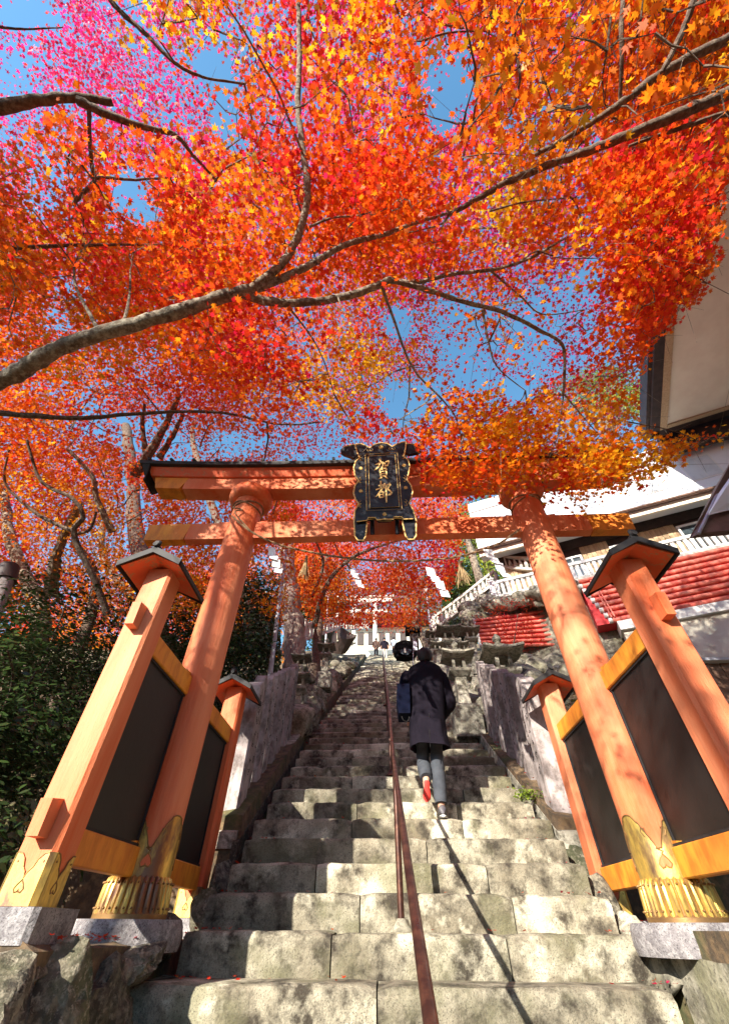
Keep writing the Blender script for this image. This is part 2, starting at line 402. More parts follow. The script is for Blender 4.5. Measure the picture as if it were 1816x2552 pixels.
for i, (y, z) in enumerate(STEP):
    x0 = -1.31+r_.uniform(-.03, .03) if i != 6 else -1.42; x1 = 1.41+r_.uniform(-.03, .03)
    if i == 6: x1 = 1.30
    if i > 18: x0 += .02*(i-18)*.12; x1 -= .02*(i-18)*.1
    cuts = JOINTS.get(i)
    if cuts is None:
        if y < 15: cuts = sorted(r_.uniform(-.9, 1.0) for _ in range(2)); cuts = cuts if cuts[1]-cuts[0] > .4 else cuts[:1]
        elif y < 26: cuts = [r_.uniform(-.3, .5)]
        else: cuts = [0.0]
    e = [x0]+cuts+[x1]
    nz = STEP[i+1][1] if i+1 < len(STEP) else z
    h = .26
    for a, c in zip(e, e[1:]):
        me = step_block(c-a, .46, h, i*7+int(a*10), None if y < 7 else 3)
        o = link('step_block', me, stairs, False); o.matrix_parent_inverse = Matrix.Identity(4)
        o.location = (a, y-T0+r_.uniform(-.008, .008), z+.2+r_.uniform(-.007, .003)); o.rotation_euler = (r_.uniform(-.01, .01), 0, r_.uniform(-.006, .006))
# upper terrace where the stairs end
MB().box((0, TOPY+16, TOPZ-.2), (30, 31.2, .39)).build('terrace', M['whitestone'])
tag(bpy.data.objects['terrace'], kind='structure')

# ---- rough stones
def rock_mesh(name, mt, seed, sx=1, sy=1, sz=1, sub=3, rough=.16, flat=.0, fine=0):
    bm = bmesh.new(); bmesh.ops.create_icosphere(bm, subdivisions=sub, radius=1)
    P = np.array([v.co[:] for v in bm.verts])
    d = .55*(vnoise(P, 1.1, seed)-.5)+rough*2*(vnoise(P, 2.7, seed+3)-.5)+rough*.8*(vnoise(P, 6, seed+5)-.5)
    rr = random.Random(seed)
    for v, q, dd in zip(bm.verts, P, d): v.co = Vector(q)*(1+dd)
    for _ in range(7):                                # facets
        nn = Vector((rr.gauss(0, 1), rr.gauss(0, 1), rr.gauss(0, 1))).normalized(); lim = rr.uniform(.62, .82)
        for v in bm.verts:
            q = v.co.dot(nn)
            if q > lim: v.co -= nn*(q-lim)*.9
    if fine:
        P2 = np.array([v.co[:] for v in bm.verts]); bm.normal_update()
        d2 = fine*(vnoise(P2, 7, seed+8)-.5)+fine*.6*(vnoise(P2, 17, seed+9)-.5)
        for v, dd in zip(bm.verts, d2): v.co += v.normal*dd
    for v in bm.verts: v.co = Vector((v.co.x*sx, v.co.y*sy, v.co.z*sz))
    me = bpy.data.meshes.new(name); bm.to_mesh(me); bm.free(); me.materials.append(mt)
    me.polygons.foreach_set('use_smooth', [True]*len(me.polygons))
    try: me.set_sharp_from_angle(angle=R(35))
    except Exception: pass
    return me
DROCK = [rock_mesh('stone', M['rock'], s) for s in range(6)]
PROCK = [rock_mesh('stone', M['palerock'], s+20) for s in range(6)]
NROCK = [rock_mesh('stone', M['rock'], s+40, sub=4, rough=.2, fine=.16) for s in range(6)]
def stone(parent, p, s, kind=0, rz=None, tilt=.3, seed=None):
    rr = random.Random(seed if seed is not None else hash((round(p[0], 2), round(p[1], 2), round(p[2], 2))) & 0xffff)
    me = rr.choice(NROCK if kind == 2 else PROCK if kind else DROCK); o = link('stone', me, parent, False)
    if parent is not None: o.matrix_parent_inverse = wm(parent).inverted()
    o.location = p; o.scale = s; o.rotation_euler = (rr.uniform(-tilt, tilt), rr.uniform(-tilt, tilt), rr.uniform(-.5, .5) if rz is None else rz)
    return o
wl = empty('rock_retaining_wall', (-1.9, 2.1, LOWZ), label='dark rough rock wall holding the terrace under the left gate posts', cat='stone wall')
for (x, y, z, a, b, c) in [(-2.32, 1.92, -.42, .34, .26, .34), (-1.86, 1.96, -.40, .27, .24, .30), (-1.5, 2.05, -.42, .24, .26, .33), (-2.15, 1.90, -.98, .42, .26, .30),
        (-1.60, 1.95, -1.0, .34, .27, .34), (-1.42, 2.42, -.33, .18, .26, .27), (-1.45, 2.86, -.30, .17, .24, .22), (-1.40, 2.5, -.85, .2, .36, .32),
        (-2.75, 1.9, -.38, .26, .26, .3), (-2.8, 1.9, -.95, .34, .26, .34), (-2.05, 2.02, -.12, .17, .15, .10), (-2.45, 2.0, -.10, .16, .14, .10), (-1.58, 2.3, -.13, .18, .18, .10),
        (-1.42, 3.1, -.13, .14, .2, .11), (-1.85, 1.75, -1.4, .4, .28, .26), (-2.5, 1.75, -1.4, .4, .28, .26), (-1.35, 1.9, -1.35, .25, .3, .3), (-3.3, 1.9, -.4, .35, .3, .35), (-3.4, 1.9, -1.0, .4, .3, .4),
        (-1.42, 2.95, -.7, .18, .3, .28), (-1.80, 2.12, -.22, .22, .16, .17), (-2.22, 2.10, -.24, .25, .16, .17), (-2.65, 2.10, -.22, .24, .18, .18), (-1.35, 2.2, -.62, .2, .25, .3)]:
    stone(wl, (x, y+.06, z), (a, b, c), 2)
wr = empty('boulder_wall', (1.8, 2.6, LOWZ), label='pale rough boulders carrying the right gate pillar beside the lowest steps', cat='stone wall')
def slabrock(parent, P, size, mt, seed, name='stone', amp=.03):
    bm = bmesh.new(); bmesh.ops.create_cube(bm, size=1); bmesh.ops.bevel(bm, geom=bm.edges[:], offset=.09, segments=2, affect='EDGES')
    bmesh.ops.subdivide_edges(bm, edges=bm.edges[:], cuts=2, use_grid_fill=True)
    Q = np.array([(v.co.x*size[0], v.co.y*size[1], v.co.z*size[2]) for v in bm.verts])
    dn = np.stack([vnoise(Q, 5, seed+i)-.5 for i in range(3)], 1)*amp*2 + np.stack([vnoise(Q, 14, seed+i+9)-.5 for i in range(3)], 1)*amp*.9
    for v, q, dd in zip(bm.verts, Q, dn): v.co = Vector(q+dd)
    me = bpy.data.meshes.new(name); bm.to_mesh(me); bm.free(); me.materials.append(mt)
    me.polygons.foreach_set('use_smooth', [True]*len(me.polygons)); me.set_sharp_from_angle(angle=R(40))
    o = link(name, me, parent); o.location = P; return o
slabrock(wr, (1.72, 3.05, -.42), (.56, .75, .80), M['palerock'], 3)
slabrock(wr, (1.70, 2.95, -1.25), (.62, .9, .84), M['palerock'], 4)
for (x, y, z, a, b, c) in [(2.2, 2.62, -.28, .28, .34, .32), (2.15, 2.4, -.9, .33, .34, .36), (1.75, 2.35, -1.3, .36, .3, .3), (2.75, 2.6, -.3, .33, .3, .34), (2.8, 2.5, -1.0, .4, .3, .4), (2.35, 2.1, -1.4, .4, .3, .3),
        (1.45, 3.5, -.12, .12, .2, .13), (1.50, 3.9, -.06, .1, .22, .14), (1.50, 4.4, .12, .12, .3, .2), (1.52, 4.85, .35, .12, .25, .22), (1.60, 4.7, .12, .18, .3, .25), (1.55, 5.2, .55, .12, .2, .2)]:
    stone(wr, (x, y, z), (a, b, c), 1 if y < 4 else 0)
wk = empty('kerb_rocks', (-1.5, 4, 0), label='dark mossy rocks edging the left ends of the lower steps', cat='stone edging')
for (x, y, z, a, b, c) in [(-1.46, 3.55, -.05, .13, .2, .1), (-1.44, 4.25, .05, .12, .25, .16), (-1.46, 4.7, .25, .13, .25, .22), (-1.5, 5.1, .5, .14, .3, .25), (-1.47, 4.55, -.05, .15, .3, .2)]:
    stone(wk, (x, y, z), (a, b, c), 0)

# ================================================================== TORII GATE
TD = 3.3464; SX = 1.6; PR = .1635
gate = empty('torii_gate', (0, TD, 0), label='vermilion two-legged shrine gate with roofed side posts and brass feet over the stone stairs', cat='torii gate')
def loc_prism(b, cx, cy, face_dir, poly, z0, off, th=.004):
    """thin plate on a post face; poly in (along face, up)"""
    n = Vector((*face_dir, 0)); ex = Vector((-n.y, n.x, 0))
    b.prism(poly, Vector((cx, cy, z0))+n*off, ex, Vector((0, 0, 1)), n, th)
def heart(cx, cz, s):
    pts = []
    for i in range(13):
        t = -math.pi+2*math.pi*i/12
        x = .8*math.sin(t)**3; zz = -(13*math.cos(t)-5*math.cos(2*t)-2*math.cos(3*t)-math.cos(4*t))/17
        pts.append((cx+x*s, cz-zz*s*-1 if False else cz+zz*s))
    return pts
def pillar(sx):
    x = sx*SX; g = gate
    plinth = MB().lathe([(.31, -.10), (.32, -.06), (.315, .0), (.30, .03)], (x, TD, 0), 28).build('plinth', M['granite'], g, True)
    b = MB(); b.lathe([(.205, .031), (.205, .05), (.195, .06), (.175, .2), (.168, .21)], (x, TD, 0), 40)
    b.build('brass_drum', M['brassdark'], g, True)
    rib = MB().tube([(.185, 0, .038), (.19, 0, .06), (.182, 0, .17), (.172, 0, .205), (.166, 0, .214)], [.015, .0165, .016, .013, .005], 8).mesh('rib', M['brass'], True)
    kn = MB(); kn.lathe([(.0001, .012), (.004, .010), (.0065, .004), (.0065, 0)], (0, 0, 0), 8); knob = kn.mesh('rivet', M['brassdark'], True)
    for i in range(32):
        a = 2*math.pi*i/32
        o = link('rib', rib, g, False); o.matrix_parent_inverse = wm(g).inverted(); o.location = (x, TD, 0); o.rotation_euler = (0, 0, a)
        for zz, rr in ((.075, .203), (.185, .195)):
            q = link('rivet', knob, o, False); q.matrix_parent_inverse = Matrix.Identity(4); q.location = (rr, 0, zz); q.rotation_euler = (0, math.pi/2, 0)
    sh = MB(); pr = [(PR*1.01, .10)]+[(PR*(1.005-.0*i), .2+i*.35) for i in range(10)]+[(PR*.985, 3.60)]
    sh.lathe(pr, (x, TD, 0), 40); sh.build('pillar', M['verm'], g, True)
    # brass shoe with scalloped top
    a0 = math.atan2(-TD, -.08-x); n = 96; rr = PR*1.01+.004; b = MB(); vs_ = []; fs_ = []; top = []
    def tz(a):
        u = ((a-a0)/(math.pi/2)+.5) % 1.0 - .5; u = abs(u)*2          # 0 at dip, 1 at peak
        if u < .10: h = .345
        elif u < .42: h = .345+.095*((u-.10)/.32)**.75
        elif u < .60: h = .44+.035*(u-.42)/.18+.012*math.sin((u-.42)/.18*math.pi)
        elif u < .70: h = .475+.03*(u-.60)/.10
        else: h = .505+.012*math.sin((u-.70)/.30*math.pi*.5)
        return h
    for i in range(n):
        a = 2*math.pi*i/n; hz = tz(a)
        vs_ += [(x+rr*math.cos(a), TD+rr*math.sin(a), .2), (x+rr*math.cos(a), TD+rr*math.sin(a), hz), (x+(rr-.006)*math.cos(a), TD+(rr-.006)*math.sin(a), hz)]
        top.append(Vector((x+(rr+.002)*math.cos(a), TD+(rr+.002)*math.sin(a), hz)))
    for i in range(n):
        j = (i+1) % n; fs_ += [(3*i, 3*j, 3*j+1, 3*i+1), (3*i+1, 3*j+1, 3*j+2, 3*i+2)]
    shoe = b.add(vs_, fs_).build('brass_shoe', M['brass'], g, True)
    t = MB().tube(top+[top[0]], .0042, 5, False); 
    for k in range(4):
        c = a0+k*math.pi/2; pts = []
        for (u, w) in heart(0, 0, .042): aa = c+u/rr; pts.append((x+(rr+.001)*math.cos(aa), TD+(rr+.001)*math.sin(aa), .282+w))
        t.tube(pts, .004, 5, False)
        t.tube([(x+(rr+.001)*math.cos(c+du/rr), TD+(rr+.001)*math.sin(c+du/rr), zz) for du, zz in ((-.02, .345), (.012, .328), (-.004, .316))], .004, 5, False)
        for sgn in (-1, 1):                            # curls beside the dip
            t.tube([(x+(rr+.001)*math.cos(c+sgn*u_/rr), TD+(rr+.001)*math.sin(c+sgn*u_/rr), zz) for u_, zz in ((.055, .40), (.07, .425), (.062, .445), (.045, .44), (.045, .425))], .0035, 5, False)
    t.build('shoe_trim', M['brassdark'], shoe, True)
    for k in range(4):
        hp = MB(); c = a0+k*math.pi/2; poly = heart(0, 0, .040)
        vv = [(x+(rr+.0015)*math.cos(c+u/rr), TD+(rr+.0015)*math.sin(c+u/rr), .282+w) for u, w in poly[:-1]]
        hp.add(vv, [tuple(range(len(vv)))]); hp.build('heart_opening', M['verm'], shoe)
    MB().lathe([(.18, 3.535), (.225, 3.55), (.25, 3.58), (.25, 3.66), (.235, 3.69)], (x, TD, 0), 40).build('capital_ring', M['verm'], g, True)
for s in (-1, 1): pillar(s)

def chamf(x, y, h, ch, z0, z1, b):
    p = [(-h+ch, -h), (h-ch, -h), (h, -h+ch), (h, h-ch), (h-ch, h), (-h+ch, h), (-h, h-ch), (-h, -h+ch)]
    b.prism([(x+q[0], y+q[1]) for q in p], (0, 0, z0), (1, 0, 0), (0, 1, 0), (0, 0, 1), z1-z0)
def side_post(sx, y, zb):
    x = sx*1.642; g = gate; h = .0904
    chamf(x, y, h+.075, .02, zb-.11, zb-.002, b := MB()); b.build('plinth', M['granite'], g)
    chamf(x, y, h, .018, zb, 1.80, b := MB()); b.build('side_post', M['verm'], g)
    # brass shoe plates
    b = MB(); t = MB()
    for fx, fy in ((1, 0), (-1, 0), (0, 1), (0, -1)):
        w = h-.018; hh = .175
        poly = [(-w, 0), (w, 0), (w, hh), (w*.72, hh-.003), (w*.45, hh-.022), (w*.30, hh-.05), (w*.10, hh-.065), (0, hh-.085), (-w*.10, hh-.065), (-w*.30, hh-.05), (-w*.45, hh-.022), (-w*.72, hh-.003), (-w, hh)]
        loc_prism(b, x, y, (fx, fy), poly, zb+.001, h+.0005)
        n = Vector((fx, fy, 0)); ex = Vector((-n.y, n.x, 0)); o = Vector((x, y, zb))+n*(h+.005)
        t.tube([o+ex*p[0]+Vector((0, 0, p[1])) for p in poly[2:]], .003, 5, False)
        hr = [o+ex*p[0]+Vector((0, 0, hh-.115+p[1])) for p in heart(0, 0, .026)]; t.tube(hr, .0028, 5, False)
        for u, w_ in ((-w*.8, hh-.03), (w*.8, hh-.03)): t.tube([o+ex*u+Vector((0, 0, w_)), o+ex*u+Vector((0, 0, w_))+n*.003], .004, 6)
    for dx, dy in ((1, 1), (1, -1), (-1, 1), (-1, -1)):
        M2 = Matrix.Rotation(math.atan2(dy, dx), 3, 'Z'); b.box((x+dx*(h-.009+.0022), y+dy*(h-.009+.0022), zb+.0885), (.004, .0255, .175), M2)
    s = b.build('brass_shoe', M['brass'], g); t.build('shoe_trim', M['brassdark'], s, True)
    # gabled cap, ridge along Y
    cap = MB(); W, L2 = .215, .235; ze, za = 1.735, 1.84
    sof = MB()
    for sg in (-1, 1):
        sof.prism([(0, za-.012), (sg*W*.93, ze+.0), (sg*W*.93, ze+.012), (0, za+.004)], (x, y-L2*.93, 0), (1, 0, 0), (0, 0, 1), (0, 1, 0), 2*L2*.93)
    rf = MB()
    for sg in (-1, 1):
        rf.prism([(0, za+.004), (sg*W, ze+.003), (sg*(W+.004), ze+.022), (sg*W*.5, (ze+za)/2+.026), (0, za+.034)], (x, y-L2, 0), (1, 0, 0), (0, 0, 1), (0, 1, 0), 2*L2)
        for fy in (-1, 1):                            # barge edge
            rf.prism([(0, za-.010), (sg*W, ze-.018), (sg*(W+.006), ze+.026), (0, za+.040)], (x, y+fy*(L2+.001)-(0.012 if fy < 0 else 0), 0), (1, 0, 0), (0, 0, 1), (0, 1, 0), .012)
        rf.box((x+sg*(W+.002), y, ze+.002), (.014, 2*L2-.004, .03))
    rb = MB(); rb.tube([(x, y-L2-.03, za+.052), (x, y+L2+.03, za+.052)], .018, 10)
    rb.box((x, y, za+.036), (.05, 2*L2+.01, .026))
    for fy in (-1, 1): rb.box((x, y+fy*(L2+.005), za+.07), (.052, .03, .055), bev=.012)
    c = rf.build('cap_roof', M['roof'], g); sof.build('soffit', M['vermd'], c); rb.build('ridge', M['roof'], c, True)
    return x
PF, PB = TD-.947, TD+1.0949
for sx in (-1, 1):
    for y, zb in ((PF, .057), (PB, .05)):
        x = side_post(sx, y, zb)
        fs = -1 if y < TD else 1                      # tenon blocks on the outer face of the post
        for zc, hh in ((.335, .15), (1.385, .16)):
            n = Vector((0, fs, 0)); b = MB()
            b.prism([(0, -hh/2), (.075, -hh/2), (.085, hh/2-.012), (0, hh/2)], (x-.028, y+fs*.0915, zc+.02), (0, fs, 0), (0, 0, 1), (1, 0, 0), .056)
            if y < TD: b.v = [(p[0]-sx*-.0+(.0 if sx < 0 else .0), p[1], p[2]) for p in b.v]
            b.build('tenon_block', M['verm'], gate)
        y0, y1 = (y+.088, TD-PR+.012) if y < TD else (TD+PR-.012, y-.088)
        for z0, z1 in ((.205, .345), (1.262, 1.40)):
            MB().box((sx*1.621, (y0+y1)/2, (z0+z1)/2), (.075, y1-y0, z1-z0), bev=.006).build('tie_rail', M['yel'], gate)
            yw = (y1+.012 if y < TD else y0-.012)-(.075 if y < TD else -.075)
            MB().prism([(-.045, 0), (.045, 0), (.045, .03), (-.045, .018)], (sx*1.621-.02, yw, z1+.001), (0, 1, 0), (0, 0, 1), (1, 0, 0), .04).build('wedge', M['yel'], gate)
        y2, y3 = y0+.002, y1-.002
        pn = MB().box((sx*1.621, (y2+y3)/2, (.347+1.26)/2), (.02, y3-y2-.004, 1.26-.347-.004)).build('panel', M['black'], gate)
        fr = MB()
        for zz in (.354, 1.252): fr.box((sx*1.621, (y2+y3)/2, zz), (.045, y3-y2-.006, .013))
        for yy in (y2+.008, y3-.03): fr.box((sx*1.621, yy, (.347+1.26)/2), (.040, .013, .885))
        fr.build('panel_frame', M['roof'], pn)
# beams with a slight upward curve
def sori(x): return .10*(abs(x)/2.85)**2.6
def beam(name, mt, xa, xb, prof, n=24, cant=0.0, curve=True, parent=gate):
    """prof: list of (y,z) ; ends canted outwards with height"""
    rings = []; zc = sum(p[1] for p in prof)/len(prof)
    for i in range(n+1):
        x = xa+(xb-xa)*i/n; e = cant*(1 if i == n else -1 if i == 0 else 0)
        rings.append([Vector((x+e*(p[1]-zc), p[0], p[1]+(sori(x) if curve else 0))) for p in prof])
    return MB().loft(rings).build(name, mt, parent)
def bp(y0, y1, z0, z1): return [(y0, z0), (y1, z0), (y1, z1), (y0, z1)]
beam('tie_beam', M['verm'], -2.19, 2.17, bp(TD-.052, TD+.052, 2.968, 3.2), 4, 0, False)
for s in (-1, 1): beam('tie_beam_end', M['yel'], *((-2.65, -2.192) if s < 0 else (2.172, 2.62)), bp(TD-.0525, TD+.0525, 2.968, 3.2), 2, .1*(1 if s > 0 else 1), False)
for s in (-1, 1):
    for e in (-1, 1): MB().prism([(-.07, 0), (.07, 0), (.07, .05), (-.07, .03)], (s*SX+e*.20, TD-.02, 3.201), (e, 0, 0), (0, 0, 1), (0, 1, 0), .04).build('wedge', M['verm'], gate)
beam('lower_lintel', M['verm'], -2.45, 2.40, bp(TD-.097, TD+.097, 3.692, 3.885), 24)
for s in (-1, 1): beam('lower_lintel_end', M['yel'], *((-2.83, -2.452) if s < 0 else (2.402, 2.78)), bp(TD-.098, TD+.098, 3.692, 3.886), 6, .35)
beam('upper_lintel', M['vermd'], -2.93, 2.88, [(TD-.125, 3.888), (TD+.125, 3.888), (TD+.19, 3.985), (TD-.19, 3.985)], 24, .35)
rf = beam('lintel_roof', M['roof'], -3.08, 3.03, [(TD-.24, 3.988), (TD+.24, 3.988), (TD+.25, 4.035), (TD+.12, 4.13), (TD, 4.17), (TD-.12, 4.13), (TD-.25, 4.035)], 24, .3)
for s in (-1, 1):
    beam('gable_board', M['roof'], *((-2.985, -2.945) if s < 0 else (2.895, 2.935)), [(TD-.13, 3.80), (TD+.13, 3.80), (TD+.235, 3.985), (TD-.235, 3.985)], 1, .35, parent=rf)
rb = MB().tube([(0, -.26, 0), (0, -.20, .03), (0, 0, .10), (0, .2, .03), (0, .26, 0)], .019, 8).mesh('roof_batten', M['roof'], True)
for i in range(21):
    x = -2.95+5.85*i/20; o = link('roof_batten', rb, rf, False); o.matrix_parent_inverse = wm(rf).inverted(); o.location = (x, TD, 4.058+sori(x))

# ================================================================== NAME PLAQUE
B0 = A(858, 1205, Y=3.17); T0v = A(853, 985, Y=2.86)
up = (T0v-B0); PHt = up.length; up.normalize(); ex = Vector((1, 0, 0)); ex = (ex-up*ex.dot(up)).normalized(); nz_ = ex.cross(up)     # towards viewer
if nz_.y > 0: nz_ = -nz_
plq = empty('shrine_plaque', B0, label='black lacquered name plaque with gold characters hanging on the middle of the gate beams', cat='plaque')
SC = 750.0/PHt                                         # crop pixels (5.41 per photo px) per metre ~
def pq(px, py, off=0.0):                               # coordinates read off an enlarged view, 1624 wide for 300 photo px
    sc = PHt/1325.0
    return B0 + ex*((px-765)*sc*.80) + up*((1450-py)*sc) + nz_*off
body = [(350, 150), (440, 145), (500, 170), (570, 210), (640, 160), (740, 135), (830, 150), (900, 200), (970, 160), (1060, 130), (1110, 135), (1095, 240), (1075, 310), (1060, 350),
        (1120, 400), (1145, 500), (1110, 620), (1085, 680), (1140, 760), (1160, 850), (1130, 950), (1100, 1000), (1150, 1080), (1180, 1220), (1165, 1400), (1130, 1440), (1060, 1440), (1030, 1400), (1000, 1250), (1000, 1190),
        (880, 1180), (850, 1210), (680, 1210), (650, 1180), (530, 1190), (530, 1250), (515, 1400), (485, 1445), (410, 1440), (375, 1390), (360, 1220), (370, 1080), (420, 1000), (370, 930), (345, 850), (365, 750), (415, 690), (360, 620), (340, 500), (365, 410), (420, 360), (385, 280)]
def plate(poly, off, th):
    b = MB(); n = len(poly); b.add([pq(x, y, off) for x, y in poly]+[pq(x, y, off-th) for x, y in poly],
        [tuple(range(n)), tuple(range(2*n-1, n-1, -1))]+[(i, (i+1) % n, n+(i+1) % n, n+i) for i in range(n)]); return b
frame = plate(body, 0, .045).build('frame', M['lacq'], plq)
MB().tube([pq(x, y, .0) for x, y in body+[body[0]]], .0085, 6, False).build('gilt_edge', M['gold'], frame, True)
pan = plate([(555, 350), (930, 340), (960, 1050), (565, 1060)], .012, .011).build('name_board', M['lacq'], plq)
g = MB()
for q, r0 in (([(505, 318), (972, 300), (1000, 1082), (527, 1092)], .0032), ([(548, 345), (938, 332), (966, 1050), (570, 1060)], .0032)):
    g.tube([pq(x, y, .014) for x, y in q+[q[0]]], r0, 4, False)
g.build('gilt_border', M['gold'], pan)
def stroke(b, pts, w, off):
    """brush stroke as a raised ribbon: points with widths"""
    n = len(pts); L_, R_ = [], []
    for i, p in enumerate(pts):
        a = Vector(pts[max(i-1, 0)][:2]); c = Vector(pts[min(i+1, n-1)][:2]); d = (c-a).normalized(); nn = Vector((-d.y, d.x))*w[i]/2
        L_.append((p[0]+nn.x, p[1]+nn.y)); R_.append((p[0]-nn.x, p[1]-nn.y))
    v = [pq(*q, off) for q in L_]+[pq(*q, off) for q in R_]+[pq(*q, off-.006) for q in L_]+[pq(*q, off-.006) for q in R_]
    f = []
    for i in range(n-1): f += [(i, i+1, n+i+1, n+i), (i, 2*n+i, 2*n+i+1, i+1), (n+i, n+i+1, 3*n+i+1, 3*n+i)]
    f += [(0, n, 3*n, 2*n), (n-1, 3*n-1, 4*n-1, 2*n-1)]
    b.add(v, f)
KA = [([(648, 478), (690, 462), (735, 452), (762, 448)], [10, 22, 20, 24]), ([(758, 445), (756, 490), (742, 530), (728, 540)], [24, 22, 22, 6]), ([(716, 396), (722, 440), (700, 500), (665, 535), (632, 556)], [30, 26, 24, 18, 4]),
      ([(782, 448), (790, 508)], [22, 18]), ([(780, 448), (812, 438), (846, 430)], [16, 18, 26]), ([(842, 432), (832, 470), (822, 496)], [26, 20, 12]), ([(788, 500), (822, 492)], [16, 16]),
      ([(712, 540), (716, 590), (722, 640)], [22, 20, 20]), ([(712, 546), (760, 536), (806, 530)], [16, 18, 24]), ([(803, 532), (802, 580), (804, 634)], [24, 20, 22]),
      ([(722, 578), (770, 572), (796, 572)], [12, 14, 12]), ([(722, 610), (770, 604), (796, 604)], [12, 14, 12]), ([(722, 642), (764, 636), (802, 634)], [16, 16, 16]),
      ([(746, 644), (728, 662), (698, 678)], [22, 20, 5]), ([(778, 640), (800, 660), (822, 674)], [14, 22, 12])]
TO = [([(688, 774), (722, 766), (752, 760)], [16, 18, 16]), ([(722, 708), (722, 760), (724, 812)], [26, 20, 18]), ([(652, 826), (710, 808), (752, 800), (790, 798)], [14, 20, 18, 20]), ([(778, 742), (752, 790), (712, 850), (672, 900), (640, 922)], [26, 24, 22, 18, 4]),
      ([(698, 862), (702, 932)], [20, 18]), ([(700, 862), (730, 856), (756, 852)], [14, 16, 20]), ([(754, 854), (754, 926)], [20, 18]), ([(704, 894), (750, 888)], [12, 12]), ([(704, 930), (754, 922)], [16, 16]),
      ([(794, 762), (792, 850), (794, 940), (796, 994)], [26, 22, 24, 12]), ([(792, 768), (824, 758), (856, 748)], [14, 18, 28]), ([(854, 752), (834, 790), (814, 822)], [26, 18, 10]), ([(814, 820), (850, 844), (868, 872), (848, 892), (818, 898)], [12, 22, 28, 24, 8])]
for nm, ch in (('character', KA), ('character', TO)):
    b = MB()
    for pts, w in ch: stroke(b, pts, w, .0185)
    b.build(nm, M['gold'], pan)
orn = MB()
def curl(cx, cy, s, flip=1, rot=0):
    pts = [];
    for i in range(12):
        t = i/11*4.2; r0 = s*(1-.6*i/11); a = rot+t*flip; pts.append(pq(cx+r0*math.cos(a), cy+r0*math.sin(a), .003))
    orn.tube(pts, .0025, 4, False)
for (cx, cy) in ((545, 240), (600, 240), (868, 228), (925, 225)): curl(cx, cy, 26, 1 if cx in (545, 868) else -1, 0 if cx in (545, 868) else math.pi)
for cy in (345, 385, 660, 705, 985, 1030):
    curl(445, cy, 24, -1, -1.5); curl(1050, cy-10, 24, 1, -1.5)
for (cx, cy, s) in ((735, 215, 36), (440, 520, 26), (445, 835, 26), (1060, 490, 26), (1065, 800, 26), (765, 1140, 26)):   # paulownia-like flower marks
    for k in range(6):
        a = -math.pi+math.pi*k/5; orn.tube([pq(cx, cy+s*.2, .003), pq(cx+s*math.cos(a), cy+s*math.sin(a), .003)], [.002, .006], 5)
    orn.tube([pq(cx-s*.6, cy+s*.5, .003), pq(cx, cy+s*.3, .003), pq(cx+s*.6, cy+s*.5, .003)], .004, 5)
orn.build('gilt_ornament', M['gold'], frame, True)
roof_l = plate([(130, 200), (175, 165), (250, 140), (345, 130), (400, 290), (330, 330), (260, 300), (180, 270), (140, 240)], -.03, .05).build('wing', M['lacq'], plq)
roof_r = plate([(1100, 130), (1200, 140), (1290, 150), (1335, 190), (1330, 240), (1270, 270), (1150, 290), (1080, 260)], -.03, .05).build('wing', M['lacq'], plq)
for w_, pts in ((roof_l, [(175, 165), (250, 140), (345, 130)]), (roof_r, [(1100, 130), (1200, 140), (1290, 150)])):
    MB().tube([pq(x, y, -.028) for x, y in pts], .007, 6).build('gilt_edge', M['gold'], w_, True)
b = plate([(400, 1190), (530, 1150), (640, 1150), (655, 1180), (880, 1180), (900, 1150), (1000, 1140), (1140, 1180), (1140, 1215), (1010, 1215), (990, 1185), (880, 1185), (880, 1215), (660, 1220), (640, 1190), (545, 1190), (535, 1225), (395, 1235)], .03, .028).build('lower_apron', M['lacq'], plq)
MB().tube([pq(x, y, .03) for x, y in [(395, 1235), (535, 1222), (548, 1188), (640, 1190), (665, 1220), (765, 1210), (880, 1215), (885, 1185), (990, 1185), (1010, 1215), (1140, 1212)]], .006, 5).build('gilt_edge', M['gold'], b, True)
for xx in (600, 930): MB().tube([pq(xx, 1180, -.06), pq(xx, 1330, -.08)], .022, 8).build('hanger_peg', M['lacq'], plq, True)
# brackets back to the beams
bk = MB()
for xx in (520, 980):
    for yy in (600, 1250):
        p = pq(xx, yy, -.05); bk.tube([p, (p.x, TD-.06 if yy > 1000 else TD-.10, p.z+.02)], .012, 6)
bk.build('bracket', M['roof'], plq)

# ================================================================== SACRED ROPE WITH PAPER AND TASSELS
ropelow = [A(*p, Y=yy) for p, yy in (((517, 1150), 3.12), ((560, 1185), 3.14), ((625, 1215), 3.25), ((700, 1232), 3.35), ((760, 1242), 3.4), ((850, 1250), 3.45), ((960, 1248), 3.45), ((1040, 1236), 3.4), ((1110, 1212), 3.3), ((1160, 1178), 3.16))]
